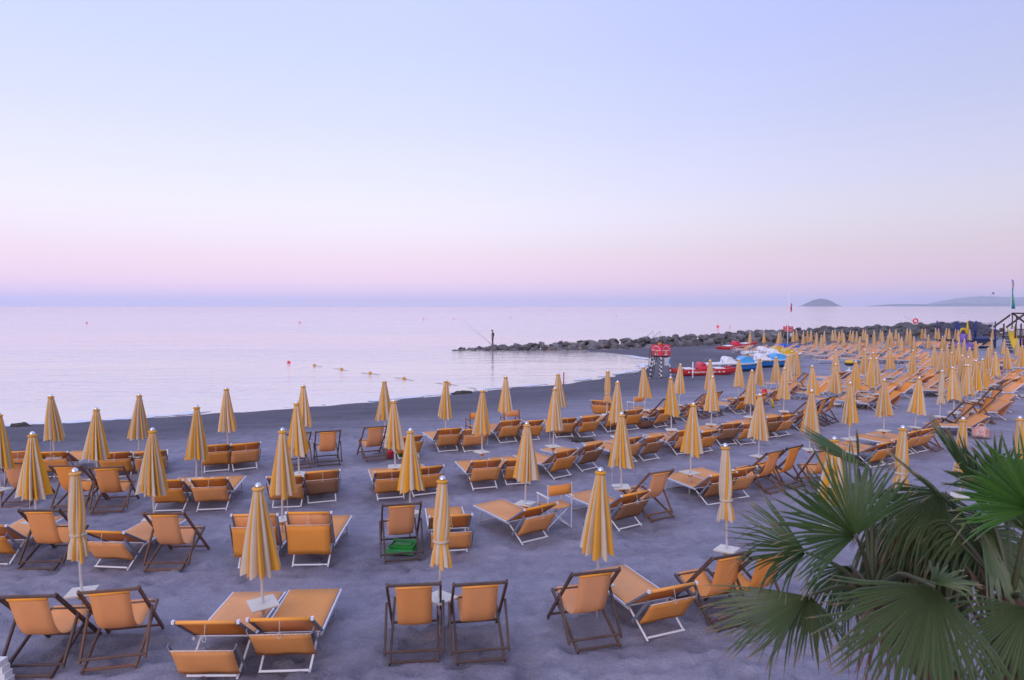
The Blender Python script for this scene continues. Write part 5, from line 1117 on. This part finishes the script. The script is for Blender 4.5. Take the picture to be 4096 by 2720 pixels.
# ladder rails and lifebuoy on the breakwater, gulls
def on_line(x, back): return x, float(np.interp(x, [p[0] for p in LINE], [p[1] for p in LINE])) + back
x, y = on_line(17.4, 3.6)
lr = thing('swim_ladder', 'thin metal handrails of a swim ladder on top of the boulders', 'ladder', (x, y, 0.3))
for s in (0, 0.9): put('handrail', simple(lambda b: b.tube([(s - 1.0, 1.2, -0.4), (s - 0.1, 0.2, 0.75), (s, 0, 0.78), (s, 0, -0.3)], 0.03, 6), M['alu'], 'handrail'), lr)
x, y = on_line(64.8, 6.0)
lb = thing('lifebuoy_stand', 'orange lifebuoy hung between two thin posts on the boulders', 'lifebuoy', (x, y, 0.45))
for s in (-1.1, 0.7): put('post', simple(lambda b: b.tube([(s, 0, -0.5), (s, 0, 2.3)], 0.04, 6), M['alu'], 'post'), lb)
put('cord', simple(lambda b: b.tube([(-1.1, 0, 2.2), (0.7, 0, 1.2), (2.2, 0, 0.6)], 0.02, 5), M['rope'], 'cord'), lb)
ri = put('ring', simple(lambda b: b.tube([(0.9 + 0.36 * math.cos(a), -0.1, 1.3 + 0.36 * math.sin(a)) for a in np.linspace(0, 2 * math.pi, 19)], 0.11, 8), M['buoy_red'], 'ring'), lb)
def gull(loc, rz, sp, label):
    t = thing('seagull', label, 'bird', loc, rz)
    put('body', simple(lambda b: b.tube([(0, -0.2, 0), (0, -0.1, 0.01), (0, 0.05, 0.015), (0, 0.17, 0.02), (0, 0.22, 0.02)], [0.015, 0.05, 0.06, 0.04, 0.012], 8), mat('gull grey', (0.12, 0.11, 0.12), 0.8), 'body'), t)
    t.scale = (0.6, 0.6, 0.6)
    for s in (-1, 1): put('wing', simple(lambda b: b.cloth([[(s * u * 0.5, 0.06 - c * 0.13 - 0.08 * u * u, 0.03 + sp * math.sin(u * 2.2)) for c in (0, 1 - 0.75 * u)] for u in (0.05, 0.35, 0.7, 1.0)], 0.008), mat('gull wing', (0.10, 0.09, 0.10), 0.8), 'wing'), t)
gull((42.9, 61.0, 5.25), R(60), 0.22, 'seagull flying above the sea beyond the play tower')

# ================================================================ fan palms by the promenade
M['petiole'] = mat('palm stalk', (0.050, 0.066, 0.022), 0.5, noise=(6, 0.6, (0.085, 0.060, 0.028)))
M['fibre'] = mat('palm fibre', (0.085, 0.045, 0.028), 0.95, noise=(12, 0.9, (0.14, 0.085, 0.055)), bump=(30, 1.0, 0.03))
def leaf_material(name, c0, c1, tip):
    m = D.materials.new(name); m.use_nodes = True; nt = m.node_tree; b = nt.nodes['Principled BSDF']; L = nt.links.new; N = nt.nodes.new
    a = N('ShaderNodeAttribute'); a.attribute_name = 'along'
    oi = N('ShaderNodeAttribute'); oi.attribute_name = 'tone'
    mx = N('ShaderNodeMix'); mx.data_type = 'RGBA'; mx.inputs['A'].default_value = (*c0, 1); mx.inputs['B'].default_value = (*c1, 1); L(oi.outputs['Fac'], mx.inputs['Factor'])
    mr = N('ShaderNodeMapRange'); mr.inputs['From Min'].default_value = 0.86; mr.inputs['From Max'].default_value = 1.0; L(a.outputs['Fac'], mr.inputs['Value'])
    m2 = N('ShaderNodeMix'); m2.data_type = 'RGBA'; m2.inputs['B'].default_value = (*tip, 1); L(mr.outputs[0], m2.inputs['Factor']); L(mx.outputs['Result'], m2.inputs['A'])
    L(m2.outputs['Result'], b.inputs['Base Color']); b.inputs['Roughness'].default_value = 0.42; b.inputs['Specular IOR Level'].default_value = 0.45
    t = N('ShaderNodeBsdfTranslucent'); ms = N('ShaderNodeMixShader'); ms.inputs[0].default_value = 0.18; L(m2.outputs['Result'], t.inputs['Color'])
    L(b.outputs[0], ms.inputs[1]); L(t.outputs[0], ms.inputs[2]); L(ms.outputs[0], nt.nodes['Material Output'].inputs['Surface'])
    return m
M['leaf'] = leaf_material('palm leaf', (0.042, 0.088, 0.024), (0.082, 0.138, 0.042), (0.34, 0.23, 0.13))
M['leaf_bright'] = leaf_material('young palm leaf', (0.040, 0.120, 0.016), (0.080, 0.190, 0.030), (0.30, 0.24, 0.12))
M['leaf_old'] = leaf_material('old palm leaf', (0.066, 0.106, 0.042), (0.106, 0.148, 0.060), (0.36, 0.24, 0.14))
M['leaf_dead'] = leaf_material('dead palm leaf', (0.11, 0.070, 0.040), (0.16, 0.095, 0.055), (0.24, 0.16, 0.10))
def frond(parent, crown, hub, axis, normal, rad, span, n, m, seed, droop=0.25, split=0.66, cup=0.12, limp=0.0):
    """fan leaf: N pleated segments joined near the hub, then free drooping tips"""
    r = random.Random(seed); hub = Vector(hub); a = Vector(axis).normalized(); nn = Vector(normal); nn = (nn - a * nn.dot(a)).normalized(); b = nn.cross(a)
    if b.x < 0: pass
    T = [0.03, 0.15, 0.3, 0.45, split, split + (1 - split) * 0.3, split + (1 - split) * 0.55, split + (1 - split) * 0.8, 1.0]
    V, F, al, to = [], [], [], []
    da = span / n
    for i in range(n):
        ph = -span / 2 + da * (i + 0.5); ln = rad * (0.80 + 0.20 * math.cos(ph * 0.9)) * r.uniform(0.80, 1.06); tone = min(1, max(0, r.gauss(0.5, 0.25)))
        dr = droop * r.uniform(0.5, 1.6); tw = r.uniform(-0.09, 0.09); lm = limp * r.uniform(0.3, 1.6) + (r.uniform(0.15, 0.5) if r.random() < 0.12 else 0)
        o = len(V)
        for t in T:
            e = max(0.0, (t - split) / (1 - split))
            pht = ph + tw * e
            hw = da / 2 * t * ln * (1 - e) ** 0.65 if e > 0 else da / 2 * t * ln
            hw = max(hw, 0.0012) * (0.92 if e > 0 else 1.0)
            d_ = a * math.cos(pht) + b * math.sin(pht); sd = -a * math.sin(pht) + b * math.cos(pht)
            c = hub + d_ * (ln * t) + nn * (cup * ln * (t ** 1.5) * abs(math.sin(ph)) ** 1.4)
            c += Vector((0, 0, -1)) * (ln * (dr * t ** 2.6 * 0.6 + lm * e ** 1.5))
            rid = min(0.35 * hw + 0.002, 0.014)
            V += [c - sd * hw - nn * rid, c + nn * rid, c + sd * hw - nn * rid]
            al += [t + (r.uniform(-0.05, 0.05) if t > 0.75 else 0)] * 3; to += [tone] * 3
        for k in range(len(T) - 1):
            p = o + 3 * k
            F += [(p, p + 1, p + 4, p + 3), (p + 1, p + 2, p + 5, p + 4)]
    me = D.meshes.new('leaf_blade'); me.from_pydata([tuple(v - Vector(crown)) for v in V], [], F); me.materials.append(m)
    for nm, dat in (('along', al), ('tone', to)):
        at = me.attributes.new(nm, 'FLOAT', 'POINT'); at.data.foreach_set('value', dat)
    me.update(); o = put('frond', me, parent)
    c0 = Vector(crown); mid = c0.lerp(hub, 0.5) + Vector((0, 0, 0.10 * (hub - c0).length))
    mb = MB(); P = [c0.lerp(mid, u * 2) if u < 0.5 else mid.lerp(hub, u * 2 - 1) for u in np.linspace(0, 1, 9)]
    P = [P[0]] + [(P[i - 1] + P[i] * 2 + P[i + 1]) / 4 for i in range(1, 8)] + [P[-1]]
    mb.tube([tuple(p - c0) for p in P], list(np.linspace(0.022, 0.011, 9)), 7); put('stalk', mb.mesh('stalk', M['petiole']), o)
    return o
def trunk(parent, base, crown, r0):
    b, c = Vector(base) - Vector(crown), Vector((0, 0, 0)); rr = random.Random(5); mb = MB()
    mb.tube([b.lerp(c, t) for t in np.linspace(0, 1, 12)], [r0 * (1.12 - 0.25 * t) for t in np.linspace(0, 1, 11)] + [r0 * 0.55], 16)
    tr_ = put('trunk', mb.mesh('trunk', M['fibre']), parent)
    st = MB()
    for k in range(90):                                       # torn leaf bases
        t = rr.uniform(0.25, 1.0); a = rr.uniform(0, 6.28); p = b.lerp(c, t); d_ = Vector((math.cos(a), math.sin(a), 0)); q = p + d_ * r0 * 0.85
        st.tube([q, q + d_ * 0.05 + Vector((0, 0, 0.07)), q + d_ * rr.uniform(0.08, 0.14) + Vector((0, 0, rr.uniform(0.10, 0.2)))], [0.035, 0.026, 0.006], 5)
    lb_ = put('leaf_base', st.mesh('leaf_base', M['fibre']), tr_); lb_['kind'] = 'stuff'
palm_a_crown = (2.853, 5.3, 1.889); palm_b_crown = (3.513, 4.7, 2.121)
palm_a = thing('fan_palm', 'fan palm with broad green leaves spreading over the front deck chairs', 'palm tree', palm_a_crown)
palm_b = thing('fan_palm', 'fan palm with shaggy brown trunk at the corner of the view', 'palm tree', palm_b_crown)
trunk(palm_a, (4.40, 5.05, -0.1), palm_a_crown, 0.15); trunk(palm_b, (3.76, 4.70, -0.1), palm_b_crown, 0.17)
frond(palm_a, palm_a_crown, (2.56, 5.0, 2.451), (-0.53, 0.1, 0.848), (0.15, -1, 0.35), 0.77, R(185), 68, M['leaf'], 1, droop=0.16, split=0.6)
frond(palm_a, palm_a_crown, (2.363, 5.4, 2.182), (-0.956, 0.05, 0.292), (-0.2, -0.5, 0.85), 0.66, R(120), 48, M['leaf'], 2, droop=0.2, split=0.55)
frond(palm_a, palm_a_crown, (2.205, 5.0, 1.998), (-0.951, -0.05, -0.309), (-0.4, -0.3, 0.9), 0.78, R(80), 46, M['leaf_old'], 3, droop=0.10)
frond(palm_a, palm_a_crown, (2.242, 5.05, 1.983), (-0.087, -0.05, -0.996), (-0.2, -0.8, 0.5), 0.42, R(110), 26, M['leaf_old'], 31, limp=0.3)
frond(palm_a, palm_a_crown, (2.582, 4.1, 2.445), (-0.53, -0.25, -0.848), (-0.35, -0.75, 0.55), 0.76, R(135), 60, M['leaf_old'], 4, droop=0.22, split=0.66)
frond(palm_a, palm_a_crown, (2.823, 5.6, 1.992), (-0.259, 0.1, -0.966), (0.0, -0.8, 0.5), 0.5, R(150), 44, M['leaf'], 36, limp=0.35)
frond(palm_a, palm_a_crown, (3.162, 5.6, 2.108), (0.087, 0.1, -0.996), (0.1, -0.9, 0.3), 0.5, R(140), 40, M['leaf_old'], 37, limp=0.4)
frond(palm_a, palm_a_crown, (2.718, 4.3, 2.379), (0.966, 0.2, 0.259), (0.0, -0.2, 0.95), 0.28, R(110), 20, M['leaf_old'], 32, droop=0.3)
frond(palm_a, palm_a_crown, (2.92, 5.5, 2.837), (-0.883, 0.05, 0.469), (0.5, -0.25, 0.9), 0.62, R(66), 24, M['leaf'], 5, droop=0.05, split=0.6)
frond(palm_a, palm_a_crown, (3.234, 5.9, 2.272), (0.259, 0.1, -0.966), (0.2, -0.8, 0.4), 0.6, R(150), 36, M['leaf_old'], 6, limp=0.35)
frond(palm_a, palm_a_crown, (2.874, 5.6, 2.813), (-0.035, 0.05, 0.999), (0.8, -0.6, 0.1), 0.34, R(26), 9, M['leaf'], 7, droop=0.0, split=0.5)
frond(palm_a, palm_a_crown, (3.464, 5.8, 2.125), (-0.087, 0.0, -0.996), (0.1, -1, 0.2), 0.55, R(80), 24, M['leaf_dead'], 8, limp=0.3)
frond(palm_a, palm_a_crown, (3.637, 5.6, 1.949), (0.5, 0.1, -0.866), (0.2, -0.6, 0.7), 0.5, R(160), 34, M['leaf'], 10, droop=0.3)
frond(palm_a, palm_a_crown, (3.193, 5.5, 2.031), (0.174, 0.05, -0.985), (0.1, -0.9, 0.3), 0.5, R(150), 34, M['leaf_old'], 34, limp=0.4)
frond(palm_a, palm_a_crown, (2.983, 5.2, 2.012), (-0.139, 0.0, -0.99), (0.1, -1, 0.2), 0.62, R(90), 26, M['leaf_dead'], 35, limp=0.3)
frond(palm_b, palm_b_crown, (3.556, 4.6, 2.771), (-0.743, 0.05, 0.669), (-0.1, -1, 0.25), 0.62, R(125), 42, M['leaf_bright'], 11, droop=0.05)
frond(palm_b, palm_b_crown, (3.536, 5.0, 2.663), (-0.515, 0.0, 0.857), (0.85, -0.2, 0.45), 0.8, R(60), 24, M['leaf'], 12, droop=0.03, split=0.68)
frond(palm_b, palm_b_crown, (3.453, 5.0, 2.496), (-0.731, 0.05, 0.682), (0.6, -0.15, 0.75), 0.82, R(75), 30, M['leaf'], 13, droop=0.06)
frond(palm_b, palm_b_crown, (3.422, 4.9, 2.517), (0.788, -0.1, -0.616), (0.3, -0.7, 0.6), 0.62, R(170), 46, M['leaf_old'], 14, limp=0.25)
frond(palm_b, palm_b_crown, (3.25, 4.2, 2.262), (-0.616, -0.15, -0.788), (-0.5, -0.5, 0.7), 0.52, R(150), 40, M['leaf_old'], 15, limp=0.3)
frond(palm_b, palm_b_crown, (3.446, 5.4, 2.668), (-0.707, 0.1, -0.707), (0.3, -0.6, 0.7), 0.62, R(120), 32, M['leaf_old'], 16, limp=0.5)
frond(palm_b, palm_b_crown, (3.41, 5.6, 2.368), (-0.259, 0.1, -0.966), (0.2, -0.9, 0.3), 0.62, R(100), 28, M['leaf_dead'], 17, limp=0.35)
frond(palm_b, palm_b_crown, (3.687, 5.0, 2.328), (0.5, 0.0, -0.866), (0.4, -0.8, 0.4), 0.6, R(160), 40, M['leaf_old'], 18, limp=0.35)
frond(palm_b, palm_b_crown, (3.718, 5.5, 2.23), (-0.342, 0.2, -0.94), (0.0, -0.9, 0.4), 0.6, R(150), 36, M['leaf_old'], 19, limp=0.4)
frond(palm_b, palm_b_crown, (4.037, 5.3, 2.382), (0.5, 0.2, 0.866), (-0.2, -0.9, 0.3), 0.6, R(170), 40, M['leaf'], 20, droop=0.2)
frond(palm_b, palm_b_crown, (3.597, 5.5, 2.513), (-0.5, 0.1, -0.866), (0.3, -0.7, 0.5), 0.66, R(140), 36, M['leaf_old'], 21, limp=0.5)
frond(palm_b, palm_b_crown, (3.394, 5.7, 2.512), (-0.819, 0.1, -0.574), (0.3, -0.5, 0.8), 0.55, R(110), 30, M['leaf_old'], 22, limp=0.55)
frond(palm_b, palm_b_crown, (3.721, 5.2, 2.496), (-0.94, 0.1, -0.342), (0.2, -0.6, 0.8), 0.6, R(130), 34, M['leaf_old'], 23, limp=0.5)
frond(palm_b, palm_b_crown, (3.866, 5.3, 2.655), (-0.087, 0.1, 0.996), (-0.3, -0.8, 0.4), 0.55, R(140), 34, M['leaf'], 24, droop=0.15)
frond(palm_b, palm_b_crown, (3.623, 5.7, 2.101), (-0.174, 0.1, -0.985), (0.0, -0.9, 0.2), 0.5, R(90), 26, M['leaf_dead'], 25, limp=0.35)


# ================================================================ evening haze over the bay
hz = MB(); hz.box((0, 20300, 234), (98000, 42000, 472))
hm = D.materials.new('evening haze'); hm.use_nodes = True; nt = hm.node_tree; nt.nodes.remove(nt.nodes['Principled BSDF'])
pv = nt.nodes.new('ShaderNodeVolumePrincipled'); pv.inputs['Color'].default_value = (0.82, 0.88, 1.0, 1); pv.inputs['Density'].default_value = 0.000042; pv.inputs['Anisotropy'].default_value = 0.6
nt.links.new(pv.outputs[0], nt.nodes['Material Output'].inputs['Volume'])
tag(put('haze', hz.mesh('haze', hm)), 'thin blue evening haze over the bay', kind='stuff')

# ================================================================ pebbles and shell grit scattered on the sand
def pebbles():
    r = np.random.RandomState(77); mb = MB(); base = [(1, 0, 0), (-0.5, 0.87, 0), (-0.5, -0.87, 0), (0.2, 0.1, 0.7), (0, 0, -0.6)]
    for k in range(2600):
        y = 5.6 + 24 * r.rand() ** 1.4; x = (r.rand() * 2 - 1) * min(15.0, y * 0.78 + 0.5); s_ = 0.003 + 0.008 * r.rand() ** 3; a = r.rand() * 6.28
        if r.rand() < 0.25:
            t = r.rand(); i = r.randint(2, 16); x = SHORE[i][0] + (SHORE[i + 1][0] - SHORE[i][0]) * t; y = SHORE[i][1] + (SHORE[i + 1][1] - SHORE[i][1]) * t - r.uniform(0.6, 4.5); s_ *= 2.2
        z = gz(x, y) + 0.012; c, s2 = math.cos(a), math.sin(a)
        mb.add([(x + s_ * (p * c - q * s2) * 1.3, y + s_ * (p * s2 + q * c), z + s_ * w) for p, q, w in base], [(0, 1, 3), (1, 2, 3), (2, 0, 3), (1, 0, 4), (2, 1, 4), (0, 2, 4)])
    return mb.mesh('pebbles', mat('pale pebble', (0.42, 0.39, 0.38), 0.8, noise=(2.5, 1.0, (0.14, 0.13, 0.13))))
tag(put('beach_pebbles', pebbles()), 'scattered small pebbles and shell bits on the sand', kind='stuff')
